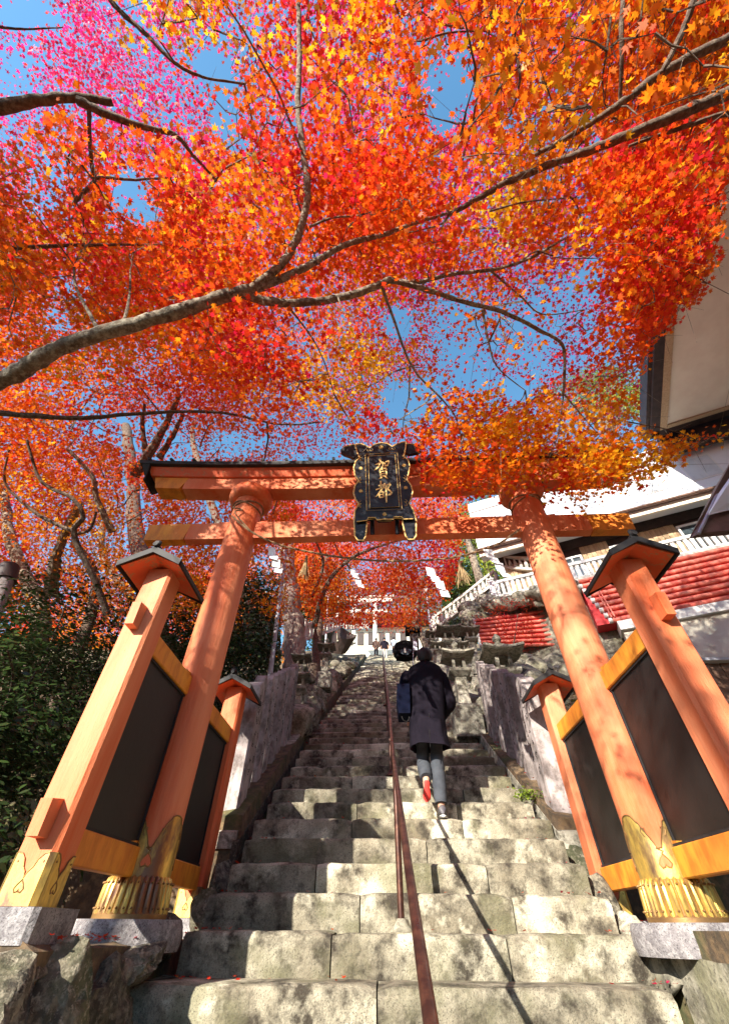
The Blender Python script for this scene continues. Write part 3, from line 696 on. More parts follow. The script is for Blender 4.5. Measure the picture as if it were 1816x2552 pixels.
# rope is made of two twisted strands
def smooth_path(P, n):
    out = []; k = len(P)
    for i in range(n+1):
        u = i/n*(k-1); j = min(int(u), k-2); t = u-j; p0, p1, p2, p3 = P[max(j-1, 0)], P[j], P[j+1], P[min(j+2, k-1)]
        out.append(.5*((2*p1)+(-p0+p2)*t+(2*p0-5*p1+4*p2-p3)*t*t+(-p0+3*p1-3*p2+p3)*t**3))
    return out
rope = empty('shimenawa_rope', ropelow[0], label='thin twisted straw rope slung between the two gate pillars below the tie beam', cat='rope')
main = smooth_path(ropelow, 150)
def twist(P, r, off, ph):
    out = []; s = 0
    for i, p in enumerate(P):
        t = (P[min(i+1, len(P)-1)]-P[max(i-1, 0)]).normalized(); a = t.cross(Vector((0, 0, 1))).normalized(); c = t.cross(a)
        if i: s += (p-P[i-1]).length
        q = s/.05*2+ph; out.append(p+(a*math.cos(q)+c*math.sin(q))*off)
    return out
for ph in (0, math.pi): MB().tube(twist(main, 0, .006, ph), .0075, 6).build('strand', M['rope'], rope, True)
for sx in (-1, 1):
    for dz, tl in ((0, .12), (-.0, -.10)):
        pts = []
        zc = 3.42 if sx < 0 else 3.40
        for i in range(25):
            a = 2*math.pi*i/24; pts.append((sx*SX+(PR+.008)*math.cos(a), TD+(PR+.008)*math.sin(a), zc+dz+tl*math.cos(a)*sx*.5))
        MB().tube(pts, .009, 6).build('pillar_loop', M['rope'], rope, True)
MB().tube(smooth_path([Vector((-SX-.12, TD-.14, 3.36)), Vector((-SX+.02, TD-.18, 3.27)), ropelow[0]+Vector((.02, 0, .05)), ropelow[1]], 16), .008, 6).build('strand', M['rope'], rope, True)
def zigzag(p, s, seed, lab, tiltx=0.0):
    """folded paper streamer: four offset squares"""
    r = random.Random(seed); root = empty('paper_streamer', p, label=lab, cat='paper streamer', group='white zigzag papers hung from the gate rope')
    x, z = 0.0, 0.0; w, h = .07*s, .085*s; b = MB()
    for k in range(4):
        yo = .02*(k % 2)+r.uniform(-.01, .01); bend = r.uniform(-.02, .02)
        q = [Vector((p.x+x, p.y+yo, p.z+z)), Vector((p.x+x+w, p.y+yo+bend, p.z+z-.02*s)), Vector((p.x+x+w+.012, p.y-yo, p.z+z-h-.02*s)), Vector((p.x+x+.012, p.y-yo+bend, p.z+z-h))]
        n = Vector((0, .0015, 0)); b.add(q+[v+n for v in q], [(0, 1, 2, 3), (7, 6, 5, 4), (0, 4, 5, 1), (1, 5, 6, 2), (2, 6, 7, 3), (3, 7, 4, 0)])
        x += w*(.42 if tiltx >= 0 else -.3)+tiltx*.01; z -= h*.82
    b.build('fold', M['paper'], root)
zigzag(A(598, 1218, Y=3.22), 1.15, 1, 'white folded paper hanging beside the left gate pillar')
zigzag(A(780, 1266, Y=3.4), .85, 2, 'small white folded paper hanging left of the plaque bottom, above the stairs')
zigzag(A(948, 1264, Y=3.43), 1.2, 3, 'white folded paper hanging right of the rope middle, above the walking man')
zigzag(A(1076, 1225, Y=3.32), 1.2, 4, 'white folded paper hanging beside the right gate pillar')
for p, lab, sd in ((A(683, 1243, Y=3.34), 'straw tassel on the left part of the gate rope', 1), (A(1024, 1255, Y=3.42), 'fuller straw tassel on the right part of the gate rope', 2)):
    root = empty('straw_tassel', p, label=lab, cat='straw tassel', group='straw tassels hung from the gate rope'); b = MB(); r = random.Random(sd)
    for i in range(46):
        a = r.uniform(0, 2*math.pi); q = r.uniform(.02, .075)*(1.15 if sd == 2 else .8); L_ = r.uniform(.20, .27)
        b.tube([p+Vector((math.cos(a)*.008, math.sin(a)*.008, 0)), p+Vector((math.cos(a)*q*.35, math.sin(a)*q*.35, -L_*.45)), p+Vector((math.cos(a)*q, math.sin(a)*q, -L_))], [.003, .0032, .0018], 4)
    b.build('straw', M['straw'], root); MB().tube([p+Vector((0, 0, .02)), p+Vector((0, 0, -.035))], .014, 8).build('knot', M['rope'], root, True)

# ================================================================== HANDRAIL
hr = empty('handrail', (0, 3.6, 0), label='bronze coloured handrail on posts running up the middle of the stone stairs', cat='handrail')
rp = [(1.05, -.30), (1.32, -.135), (1.725, .03), (2.19, .225), (2.87, .52), (3.96, 1.02)]
yy = 5.0
while yy < 27.5: rp.append((yy, nose(yy)+.80)); yy += 1.0
b = MB(); rings = []
for i, (y, z) in enumerate(rp):
    a = rp[max(i-1, 0)]; c = rp[min(i+1, len(rp)-1)]; t = Vector((0, c[0]-a[0], c[1]-a[1])).normalized(); u = Vector((1, 0, 0)); w = u.cross(t)
    rings.append([Vector((-.003, y, z))+u*.0165*math.copysign(abs(math.cos(q))**.7, math.cos(q))+w*.014*math.copysign(abs(math.sin(q))**.7, math.sin(q)) for q in [2*math.pi*j/14 for j in range(14)]])
b.loft(rings).build('top_rail', M['rail'], hr, True)
def rail_z(y):
    for a, c in zip(rp, rp[1:]):
        if a[0] <= y <= c[0]: return a[1]+(c[1]-a[1])*(y-a[0])/(c[0]-a[0])
for i in range(11):
    y = 3.62+2.14*i
    zs = max(s[1] for s in STEP if s[0] <= y)
    po = MB().tube([(-.003, y, zs), (-.003, y, rail_z(y)-.012)], .021, 12).build('post', M['rail'], hr, True)
    MB().lathe([(.075, 0), (.07, .012), (.045, .03), (.028, .055), (.023, .06)], (-.003, y, zs), 16).build('foot_cone', M['rail'] if i else M['palerock'], po, True)

# ================================================================== STONE SLAB FENCES
def glyphs(b, cx, y0, z, h, face, r, w=.05):
    """a carved character as a handful of thin strokes"""
    for _ in range(r.randint(4, 6)):
        u0 = r.uniform(-w, w)*.5; v0 = r.uniform(-h, h)*.42
        if r.random() < .55: u1, v1 = u0+r.uniform(.015, .03)*r.choice((1, -1)), v0+r.uniform(-.006, .006)
        else: u1, v1 = u0+r.uniform(-.01, .01), v0-r.uniform(.015, .035)
        b.tube([(cx, y0+u0, z+v0), (cx, y0+u1, z+v1)], [.0042, .003], 4)
for sx, lab in ((-1, 'row of upright carved stone slabs along the left edge of the stairs'), (1, 'row of upright carved stone slabs along the right edge of the stairs')):
    root = empty('stone_slab_fence', (sx*1.6, 5, 1), label=lab, cat='stone fence'); r = random.Random(4+sx)
    n = 8
    for i in range(n):
        y = 4.95+.31*i; zb = .80+.56*(y-4.9); H = 1.27+r.uniform(-.03, .03); big = i == 0
        w = .20 if big else .15; th = .17 if big else .13
        b = MB(); zt = zb+H+(.10 if big else 0); x0 = sx*(1.60 if big else 1.62)
        jit = [r.uniform(-.006, .006) for _ in range(8)]; x0 += sx*(.02 if i % 2 else 0)
        poly = [(-w/2, -.1), (w/2, -.1), (w/2+jit[0], H*.5), (w/2, H-.03), (w/2-.03, H), (0, H+.025), (-w/2+.03, H-.02), (-w/2, H-.06), (-w/2+jit[1], H*.5)]
        b.prism([(q[0], q[1]) for q in poly], (x0-th/2, y, zb), (0, 1, 0), (0, 0, 1), (1, 0, 0), th)
        sl_ = b.build('slab', M['fence'], root)
        g = MB(); xf = x0-sx*(th/2+.001); k = 0
        zc = zb+H*.86
        while zc > zb+.28:
            glyphs(g, xf, y, zc, .07, sx, r); zc -= .125; k += 1
        tag(g.build('carved_letters', M['ink'], sl_), kind='stuff')
    kb = MB()
    kb.prism([(4.72, .62), (4.72, .50), (7.6, 2.1), (7.6, 2.42)], (sx*1.60-.15, 0, 0), (0, 1, 0), (0, 0, 1), (1, 0, 0), .30)
    kb.build('kerb', M['lantern'], root)
for sx in (-1, 1):                                     # sloping side kerbs between stairs and fence
    MB().prism([(4.7, .30), (4.7, .55), (7.6, 2.22), (7.6, 1.9)], (sx*1.43-.045, 0, 0), (0, 1, 0), (0, 0, 1), (1, 0, 0), .06).build('kerb', M['rock'], wk if sx < 0 else wr)

# ================================================================== STONE LANTERNS
LAN = {}
def lantern_parts():
    P = []
    def sq(prof, mt=M['lantern']):
        b = MB(); rings = [[Vector((sx*w, sy*w, z)) for sx, sy in ((-1, -1), (1, -1), (1, 1), (-1, 1))] for w, z in prof]; return b.loft(rings)
    P.append(('base', sq([(.26, -.5), (.26, .05), (.20, .10)]).mesh('base', M['lantern'])))
    P.append(('shaft', sq([(.125, .08), (.105, .35), (.11, .66)]).mesh('shaft', M['lantern'])))
    P.append(('platform', sq([(.13, .66), (.22, .74), (.225, .80), (.18, .81)]).mesh('platform', M['lantern'])))
    b = MB()
    for sx in (-1, 1):
        for sy in (-1, 1): b.box((sx*.105, sy*.105, .93), (.055, .055, .24))
    b.box((0, 0, .825), (.262, .262, .03)); b.box((0, 0, 1.035), (.262, .262, .03))
    P.append(('light_box', b.mesh('light_box', M['lantern'])))
    b = MB(); rings = []
    for k, (w, z) in enumerate([(.14, 1.045), (.30, 1.065), (.335, 1.09), (.33, 1.13), (.20, 1.19), (.09, 1.26), (.06, 1.28)]):
        ring = []
        for j in range(16):
            a = 2*math.pi*j/16+math.pi/4; cx, cy = math.cos(a), math.sin(a); s_ = 1/max(abs(cx), abs(cy)); e = (s_-1)/.414
            ring.append(Vector((cx*s_*w, cy*s_*w, z+(.045*e*e if .2 < w else 0))))
        rings.append(ring)
    P.append(('roof', b.loft(rings).mesh('roof', M['lantern'])))
    P.append(('finial', MB().lathe([(.05, 1.27), (.065, 1.31), (.04, 1.33), (.075, 1.37), (.07, 1.42), (.03, 1.47), (.005, 1.50)], (0, 0, 0), 12).mesh('finial', M['lantern'], True)))
    return P
LP = lantern_parts()
def lantern(top, width, lab, H=1.12, rz=0.0):
    """top: world point of the roof eave top; width: real roof width"""
    s = width/.66; root = empty('stone_lantern', (top.x, top.y, top.z-1.14*s), rz, label=lab, cat='stone lantern', group='stone lanterns lining the stairs')
    root.scale = (s, s, s)
    for nme, me in LP:
        o = link(nme, me, root, False); o.matrix_parent_inverse = Matrix.Identity(4)
    return root
def FA(x, y, **k): return A(x/DS, y/DS, **k)
lantern(FA(1137, 1636, Y=7.45), .58, 'tall pale stone lantern right beside the walking man, nearest on the right of the stairs')
lantern(FA(1115, 1572, Y=10.6), .66, 'broad stone lantern with square window above the first right lantern')
lantern(FA(1168, 1572, Y=11.2), .56, 'stone lantern with a dark square window right beside the red log wall')
lantern(FA(1076, 1580, Y=11.6), .42, 'small stone lantern left of the broad one, above the head of the man')
lantern(FA(1088, 1606, Y=9.8), .34, 'little stone lantern low between the tall one and the broad one')
lantern(FA(1148, 1606, Y=9.9), .36, 'little stone lantern among rocks under the broad one')
lantern(FA(1245, 1628, Y=8.9), .88, 'wide roofed stone lantern standing behind the right slab fence')
lantern(FA(814, 1612, Y=10.2), .46, 'slender stone lantern standing alone on rocks left of the stairs')
lantern(FA(753, 1640, Y=8.6), .42, 'stone lantern peeping over the left slab fence at the cedar foot')
lantern(FA(748, 1688, Y=8.0), .44, 'mossy stone lantern close behind the far end of the left slab fence')
# rocks along both sides higher up
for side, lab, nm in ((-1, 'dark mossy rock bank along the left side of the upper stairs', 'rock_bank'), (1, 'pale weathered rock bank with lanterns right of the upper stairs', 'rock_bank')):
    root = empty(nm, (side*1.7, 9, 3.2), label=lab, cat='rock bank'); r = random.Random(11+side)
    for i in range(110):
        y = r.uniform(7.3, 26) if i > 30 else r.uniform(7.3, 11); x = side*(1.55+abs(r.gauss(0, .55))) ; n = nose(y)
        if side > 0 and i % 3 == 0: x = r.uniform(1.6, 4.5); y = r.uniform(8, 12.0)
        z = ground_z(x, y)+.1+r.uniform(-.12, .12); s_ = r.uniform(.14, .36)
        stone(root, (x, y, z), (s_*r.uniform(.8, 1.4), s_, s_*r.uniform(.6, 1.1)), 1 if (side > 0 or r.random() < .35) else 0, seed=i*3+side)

# ================================================================== THE WALKING MAN
FX = .45; FZ = STEP[11][1]
man = empty('person', (FX, 4.86, FZ), label='man in a long dark coat climbing the stairs with a navy bag, seen from behind', cat='person')
hd = A(946, 1466, Y=4.90); S1 = A(948, 1500, Y=4.88)
hip = Vector((.40, 4.80, FZ+.88)); chest = Vector((.405, 4.87, FZ+1.22)); neck = Vector((.43, 4.89, FZ+1.47)); head = Vector((hd.x, 4.90, FZ+1.635))
rk = Vector((.46, 4.86, FZ+.47)); ra = Vector((FX, 4.80, FZ+.09)); rt = Vector((FX+.02, 4.99, FZ+.035))
lft = A(951, 1742, Y=4.74); ltoe = A(951, 1783, Y=4.80)
lk = Vector((.325, 4.93, FZ+.50)); la = Vector((lft.x, lft.y+.05, lft.z+.02)); lt = Vector((ltoe.x, ltoe.y+.03, ltoe.z+.01))
rsh, re, rh = Vector((.62, 4.88, FZ+1.36)), Vector((.68, 4.88, FZ+1.08)), Vector((.58, 5.08, FZ+.98))
lsh, le, lh = Vector((.20, 4.88, FZ+1.36)), Vector((.14, 4.88, FZ+1.09)), Vector((.20, 5.08, FZ+1.02))
V_, E_, R_ = [], [], []
def jv(p, r): V_.append(Vector(p)); R_.append(r); return len(V_)-1
def je(*ids):
    for a, b2 in zip(ids, ids[1:]): E_.append((a, b2))
i_h = jv(hip, .11); i_w = jv(hip.lerp(chest, .5), .12); i_c = jv(chest, .145); i_n = jv(neck, .056); i_hd0 = jv(neck.lerp(head, .62), .062); i_hd = jv(head, .083); i_ht = jv(head+Vector((0, -.005, .065)), .066)
je(i_h, i_w, i_c, i_n, i_hd0, i_hd, i_ht)
for (k_, a_, t_, off) in ((rk, ra, rt, .08), (lk, la, lt, -.08)):
    q0 = jv(hip+Vector((off, 0, -.06)), .06); q1 = jv(k_, .036); q2 = jv(k_.lerp(a_, .35), .036); q3 = jv(a_, .036); q4 = jv(t_, .028); je(i_h, q0, q1, q2, q3, q4)
for (s_, e_, h_, sg) in ((rsh, re, rh, 1), (lsh, le, lh, -1)):
    q0 = jv(s_, .058); q1 = jv(e_, .042); q2 = jv(h_, .026); d_ = (h_-e_).normalized(); q3 = jv(h_+d_*.05, .034); q4 = jv(h_+d_*.085, .032); je(i_c, q0, q1, q2, q3, q4)
    sd = Vector((1, 0, 0)); sd = (sd-d_*sd.dot(d_)).normalized(); dn = Vector((0, 0, -1)); dn = (dn-d_*dn.dot(d_)).normalized()
    for f_, ln in ((-.03, .062), (-.010, .072), (.010, .068), (.029, .052)):
        a1 = h_+d_*.085+sd*f_; b1 = jv(a1, .0095); b2 = jv(a1+d_*ln*.5+dn*.012, .0088); b3 = jv(a1+d_*ln*.75+dn*.035, .0075); je(q4, b1, b2, b3)
    a1 = h_+d_*.035-sd*.035*sg; b1 = jv(a1, .011); b2 = jv(a1+d_*.04-sd*.018*sg+dn*.01, .0095); je(q3, b1, b2)
me = bpy.data.meshes.new('body'); me.from_pydata([tuple(v) for v in V_], E_, []); bm = bmesh.new(); bm.from_mesh(me); sk = bm.verts.layers.skin.verify()
for v, r0 in zip(bm.verts, R_): v[sk].radius = (r0, r0); v[sk].use_root = v.index == 0
bm.to_mesh(me); bm.free(); me.materials.append(M['skin']); body_o = link('body', me, man)
md = body_o.modifiers.new('skin', 'SKIN'); md.use_smooth_shade = True; ms = body_o.modifiers.new('sub', 'SUBSURF'); ms.levels = 2; ms.render_levels = 2
# face, ears, hair
ear = MB()
for sg in (-1, 1): ear = MB(); ear.lathe([(.003, -.03), (.016, -.02), (.02, .0), (.019, .018), (.006, .03)], (head.x+sg*.083, head.y+.0, head.z-.015), 8); ear.build('ear', M['skin'], man, True)
nb = MB(); nb.prism([(0, .025), (.025, -.022), (0, -.022)], head+Vector((-.011, .082, -.01)), (0, 1, 0), (0, 0, 1), (1, 0, 0), .022); nb.build('nose', M['skin'], man)
for sg in (-1, 1): MB().lathe([(.001, -.008), (.009, -.004), (.009, .004), (.001, .008)], (head.x+sg*.03, head.y+.078, head.z+.008), 8).build('eye', M['hair'], man, True)
MB().box((head.x, head.y+.079, head.z-.052), (.045, .01, .008)).build('mouth', M['vermd'], man)
hb = MB(); rings = []
for k, (zz, rx, ry, oy) in enumerate([(-.068, .058, .05, -.035), (-.045, .078, .072, -.028), (-.01, .090, .09, -.014), (.03, .096, .102, -.004), (.07, .088, .096, .002), (.098, .064, .072, .0), (.112, .03, .035, .0)]):
    rings.append([Vector((head.x+rx*math.cos(a)*(1+.05*math.sin(7*a+k)), head.y+oy+(ry if math.sin(a) < 0 else ry*(.3 if zz < 0 else .75 if zz < .05 else 1))*math.sin(a)*(1+.04*math.sin(9*a+k*2)), head.z+zz+.006*math.sin(5*a+k))) for a in [2*math.pi*j/28 for j in range(28)]])
hb.loft(rings).build('hair', M['hair'], man, True)
# coat: rings read off the photo, x-extent left/right in photo pixels at 1624 wide
cb = MB(); rings = []; rr = random.Random(2)
CR_ = [(1479, 931, 963, .070, 4.885), (1484, 922, 972, .095, 4.885), (1490, 912, 981, .12, 4.885), (1502, 906, 988, .135, 4.88), (1525, 907, 989, .15, 4.87), (1555, 909, 990, .155, 4.85), (1585, 911, 990, .15, 4.83),
       (1612, 912, 992, .155, 4.81), (1638, 913, 996, .165, 4.79), (1658, 914, 1000, .175, 4.78), (1668, 915, 1003, .18, 4.775)]
for k, (py, xa, xb, dp, yc) in enumerate(CR_):
    p0 = A(xa, py, Y=yc); p1 = A(xb, py, Y=yc); cx = (p0.x+p1.x)/2; hw = (p1.x-p0.x)/2; z = (p0.z+p1.z)/2; ring = []
    fold = max(0, (k-5)/5)
    for j in range(48):
        a = 2*math.pi*j/48; c_, s_ = math.cos(a), math.sin(a)
        m_ = 1+fold*.035*math.sin(6*a+1.3)+fold*.02*math.sin(11*a)
        if k > 5 and abs(a-1.5*math.pi) < .09: m_ -= .05*fold     # back vent
        ring.append(Vector((cx+hw*math.copysign(abs(c_)**.85, c_)*m_, yc+dp*math.copysign(abs(s_)**.85, s_)*m_, z+.01*math.sin(2*a)*fold)))
    rings.append(ring)
n_ = 48; b = MB(); b.v = [tuple(p) for r0 in rings for p in r0]
b.f = [(i*n_+j, i*n_+(j+1) % n_, (i+1)*n_+(j+1) % n_, (i+1)*n_+j) for i in range(len(rings)-1) for j in range(n_)]
inner = [tuple(Vector(p)*1.0) for p in rings[-1]]; c0 = sum((Vector(p) for p in rings[-1]), Vector())/n_
base = len(b.v); b.v += [tuple(c0+(Vector(p)-c0)*.93) for p in rings[-1]]; b.v += [tuple(c0+(Vector(p)-c0)*.85+Vector((0, 0, .25))) for p in rings[-1]]
o1 = (len(rings)-1)*n_
b.f += [(o1+j, o1+(j+1) % n_, base+(j+1) % n_, base+j) for j in range(n_)]+[(base+j, base+(j+1) % n_, base+n_+(j+1) % n_, base+n_+j) for j in range(n_)]
coat = b.build('coat', M['coat'], man, True)
for (s_, e_, h_) in ((rsh, re, rh), (lsh, le, lh)):
    m1 = s_.lerp(e_, .5)
    sg = 1 if s_.x > .4 else -1
    MB().tube(smooth_path([s_+Vector((-.06*sg, 0, .035)), s_+Vector((-.01*sg, 0, .01)), m1, e_, e_.lerp(h_, .5), h_], 16), [.055, .068, .078, .080, .078, .076, .074, .072, .070, .068, .066, .063, .060, .058, .055, .052, .05], 14).build('sleeve', M['coat'], coat, True)
hood = MB(); pts = []
for i in range(13):
    a = math.pi+math.pi*i/12; pts.append((neck.x+.10*math.cos(a), neck.y+.0+.105*math.sin(a), neck.z-.085-.03*abs(math.sin(a))))
hood.tube(pts, [.012]+[.022]*11+[.012], 8); hood.build('collar', M['coat'], coat, True)
vt = MB(); vt.tube([A(956, 1590, Y=4.665), A(957, 1630, Y=4.622), A(958.5, 1666, Y=4.605)], .0035, 4); vt.build('back_vent', M['hair'], coat)
def leg(k_, a_, top, n=22, seed=0):
    P = smooth_path([top, top.lerp(k_, .5), k_, k_.lerp(a_, .5), a_], n); r = random.Random(seed); rad = []
    for i in range(n+1):
        t = i/n; r0 = .084-.030*t-.008*math.sin(t*6); rad.append(r0*(1+.06*math.sin(i*2.3)*(1 if .25 < t < .62 or t > .85 else .3)+r.uniform(-.01, .01)))
    return MB().tube(P, rad, 16)
leg(rk+Vector((0, -.0, 0)), ra+Vector((0, 0, .03)), hip+Vector((.07, -.0, -.02)), seed=1).build('trouser_leg', M['jeans'], man, True)
leg(lk, la+Vector((0, 0, .02)), hip+Vector((-.08, 0, -.02)), seed=2).build('trouser_leg', M['jeans'], man, True)
def shoe(heel, toe, up, w=1.0):
    f = (toe-heel); L_ = f.length; f.normalize(); up = (up-f*up.dot(f)).normalized(); sd = f.cross(up)
    wk_ = w
    def ringp(t, w, z0, z1): 
        out = []
        for j in range(12):
            a = 2*math.pi*j/12; out.append(heel+f*(t*L_)+sd*w*wk_*math.cos(a)+up*((z0+z1)/2+(z1-z0)/2*math.sin(a)))
        return out
    u_ = MB().loft([ringp(-.02, .018, .015, .05), ringp(.04, .034, .012, .085), ringp(.2, .037, .012, .10), ringp(.4, .038, .012, .085), ringp(.62, .046, .012, .062), ringp(.82, .046, .012, .052), ringp(.97, .03, .012, .035), ringp(1.02, .012, .014, .022)])
    so_ = MB().loft([ringp(-.03, .02, -.008, .012), ringp(.05, .036, -.01, .012), ringp(.3, .033, -.01, .012), ringp(.65, .047, -.01, .012), ringp(.88, .044, -.01, .012), ringp(1.03, .018, -.006, .012)])
    return u_, so_
u_, so_ = shoe(Vector((FX, 4.74, FZ+.013)), Vector((FX+.02, 5.00, FZ+.013)), Vector((0, 0, 1))); sh = u_.build('shoe', M['shoe'], man, True); so_.build('sole', M['solew'], sh, True)
heel = Vector((lft.x, lft.y-.0, lft.z)); toe = Vector((ltoe.x, ltoe.y+.02, ltoe.z-.03))
toe = heel.lerp(toe, .88); u_, so_ = shoe(heel, toe, Vector((0, 1, .25)), w=.8); sh = u_.build('shoe', M['shoe'], man, True); tag(sh, 'raised shoe with a red sole'); so_.build('sole', M['sole'], sh, True)
# bag carried on the left arm
p0, p1 = A(884, 1532, Y=4.80), A(911, 1532, Y=4.80); q0, q1 = A(888, 1597, Y=4.80), A(913, 1597, Y=4.80)
bag = empty('tote_bag', (q0+q1)/2, label='flat navy blue bag hanging at the left side of the man in the dark coat', cat='bag')
b = MB(); hh = [];
for p, s_ in ((p0, 1), (p1, 1)): pass
b.loft([[Vector((q0.x, 4.70, q0.z)), Vector((q1.x, 4.70, q1.z)), Vector((q1.x, 4.98, q1.z)), Vector((q0.x, 4.98, q0.z))],
        [Vector((q0.x-.015, 4.69, (q0.z+p0.z)/2)), Vector((q1.x+.01, 4.69, (q0.z+p0.z)/2)), Vector((q1.x+.01, 4.99, (q0.z+p0.z)/2)), Vector((q0.x-.015, 4.99, (q0.z+p0.z)/2))],
        [Vector((p0.x, 4.70, p0.z)), Vector((p1.x, 4.70, p1.z)), Vector((p1.x, 4.98, p1.z)), Vector((p0.x, 4.98, p0.z))]]).build('pouch', M['bag'], bag)
MB().tube(smooth_path([Vector((p0.x+.04, 4.72, p0.z-.01)), Vector((p0.x+.07, 4.75, p0.z+.12)), Vector((le.x+.0, 4.86, le.z+.09)), Vector((p0.x+.07, 4.95, p0.z+.10)), Vector((p0.x+.04, 4.97, p0.z))], 14), .010, 6).build('handle', M['bag'], bag, True)
MB().tube(smooth_path([A(895, 1597, Y=4.70), A(899, 1606, Y=4.70), A(908, 1608, Y=4.71), A(912, 1598, Y=4.72)], 8), .005, 5).build('strap', M['hair'], bag, True)

# far people near the top
def far_person(p, H, top, low, lab, arm=.0):
    root = empty('person', p, label=lab, cat='person', group='people near the top of the stairs')
    s = H/1.7; V, E2, R2 = [], [], []
    def v(x, y, z, r0): V.append((p.x+x*s, p.y+y*s, p.z+z*s)); R2.append(r0*s); return len(V)-1
    h = v(0, 0, .9, .13); c = v(0, .02, 1.25, .16); n = v(0, .03, 1.45, .06); k = v(0, .03, 1.6, .10); E2 += [(h, c), (c, n), (n, k)]
    for sg in (-1, 1):
        a = v(sg*.1, .06*sg, .5, .07); d = v(sg*.1, -.02+.14*sg, .06, .045); e = v(sg*.1, .1+.14*sg, .03, .04); E2 += [(h, a), (a, d), (d, e)]
        a = v(sg*.22, .02, 1.32, .06); d = v(sg*.27, .0, 1.05, .05); e = v(sg*.25, .12, .85, .045); E2 += [(c, a), (a, d), (d, e)]
    me = bpy.data.meshes.new('body'); me.from_pydata(V, E2, []); bm = bmesh.new(); bm.from_mesh(me); sk = bm.verts.layers.skin.verify()
    for q, r0 in zip(bm.verts, R2): q[sk].radius = (r0, r0); q[sk].use_root = q.index == 0
    bm.to_mesh(me); bm.free(); me.materials.append(M['skin']); o = link('body', me, root)
    o.modifiers.new('skin', 'SKIN'); o.modifiers.new('sub', 'SUBSURF').render_levels = 1
    w = lambda a, z: 1
    MB().loft([[Vector((p.x+s*rx*math.cos(t), p.y+s*(.02+ry*math.sin(t)), p.z+s*z)) for t in [2*math.pi*j/12 for j in range(12)]] for z, rx, ry in ((.78, .21, .16), (1.05, .22, .16), (1.3, .25, .16), (1.42, .18, .12), (1.47, .08, .08))]).build('jacket', top, root, True)
    for sg in (-1, 1):
        MB().tube([(p.x+s*sg*.09, p.y, p.z+s*.85), (p.x+s*sg*.1, p.y+s*.06*sg, p.z+s*.48), (p.x+s*sg*.1, p.y+s*(-.02+.14*sg), p.z+s*.08)], [.10*s, .085*s, .065*s], 8).build('trouser_leg', low, root, True)
        MB().tube([(p.x+s*sg*.2, p.y, p.z+s*1.38), (p.x+s*sg*.29, p.y, p.z+s*1.1), (p.x+s*sg*.27, p.y+.1*s, p.z+s*.9)], [.07*s, .065*s, .05*s], 8).build('sleeve', top, root, True)
    MB().lathe([(.05*s, -.06*s), (.105*s, -.02*s), (.115*s, .04*s), (.08*s, .10*s), (.02*s, .125*s)], (p.x, p.y+.02*s, p.z+1.6*s), 10).build('hair', M['hair'], root, True)
def on_stair(px, Y): q = A(px, 1450, Y=Y); return Vector((q.x, Y, max(s[1] for s in STEP if s[0] <= Y)))
far_person(on_stair(857, 29.1), 1.75, M['coat'], M['pants'], 'distant person in a black top and pale trousers high on the stairs')
far_person(on_stair(838, 32.3), 1.6, M['brownwood'], M['coat'], 'distant person in brown stooping left of the one in black near the stair top')
far_person(on_stair(878, 33.2), 1.6, M['signwhite'], M['coat'], 'distant person in pale clothes right of the one in black near the stair top')

M['paleglass'] = mat('pale_window', (.55, .58, .60), .3, var=(.62, .64, .66), scale=2)  # pale tone stands for brightness mirrored in the upper panes
# ================================================================== RIGHT HAND BUILDINGS AND WALLS
BU = Vector((-math.sin(R(68)), math.cos(R(68)), 0)); BN = Vector((BU.y, -BU.x, 0))       # along the facade (to the left), and into the building
BP0 = FA(1439, 1446, Y=11.0)
def hit(px, py, off=0.0):
    d = Vector(ray(px/DS, py/DS)); c = Vector(CAM); t = ((BP0+BN*off-c).dot(BN))/d.dot(BN); return c+d*t
def fp(u, z, off=0.0): return Vector((BP0.x, BP0.y, 0))-BU*u+BN*off+Vector((0, 0, z))        # u metres to the right along the facade
BR = Matrix(((-BU.x, BN.x, 0), (-BU.y, BN.y, 0), (0, 0, 1)))
def fbox(b, u0, u1, z0, z1, o0, o1, bev=0): return b.box(fp((u0+u1)/2, (z0+z1)/2, (o0+o1)/2), (abs(u1-u0), abs(o1-o0), z1-z0), BR, bev)
def log(b, a, c, r, tip=None): return b.tube([a, c], r, 10)
rw = empty('red_log_wall', fp(0, 6), label='upper red retaining wall of stacked logs with white ends below the white balustrade', cat='retaining wall')
for k in range(9):
    t = k/8; a = fp(.0+.42*t, 7.72-1.46*t); b = MB(); log(b, a, fp(7.5, 7.72-1.46*t), .072)
    lg = b.build('log', M['redlog'], rw, True)
    MB().tube([a+BU*.10, a+BU*.0], .078, 10).build('log_end', M['whitewood'], lg, True)
fbox(MB(), .0, 7.5, 6.2, 7.75, .03, .5).build('backing', M['gapshade'], rw)
for u in (.42, .50): MB().tube([fp(u, 6.3, -.12), fp(u-.1, 7.6, -.12)], .02, 6).build('rod', M['redlog'], rw)
pw = empty('plaster_wall', fp(1, 4), label='stained cream plaster wall with a white coping under the upper red logs', cat='wall')
fbox(MB(), .55, 7.5, 1.0, 5.90, .02, .4).build('wall', M['plasterb'], pw); fbox(MB(), .50, 7.5, 5.90, 6.16, -.1, .45).build('coping', M['whitewood'], pw)
lw = empty('red_log_wall', A(1066, 1400, Y=12), label='lower red log retaining wall left of the right pillar, behind a small red maple', cat='retaining wall')
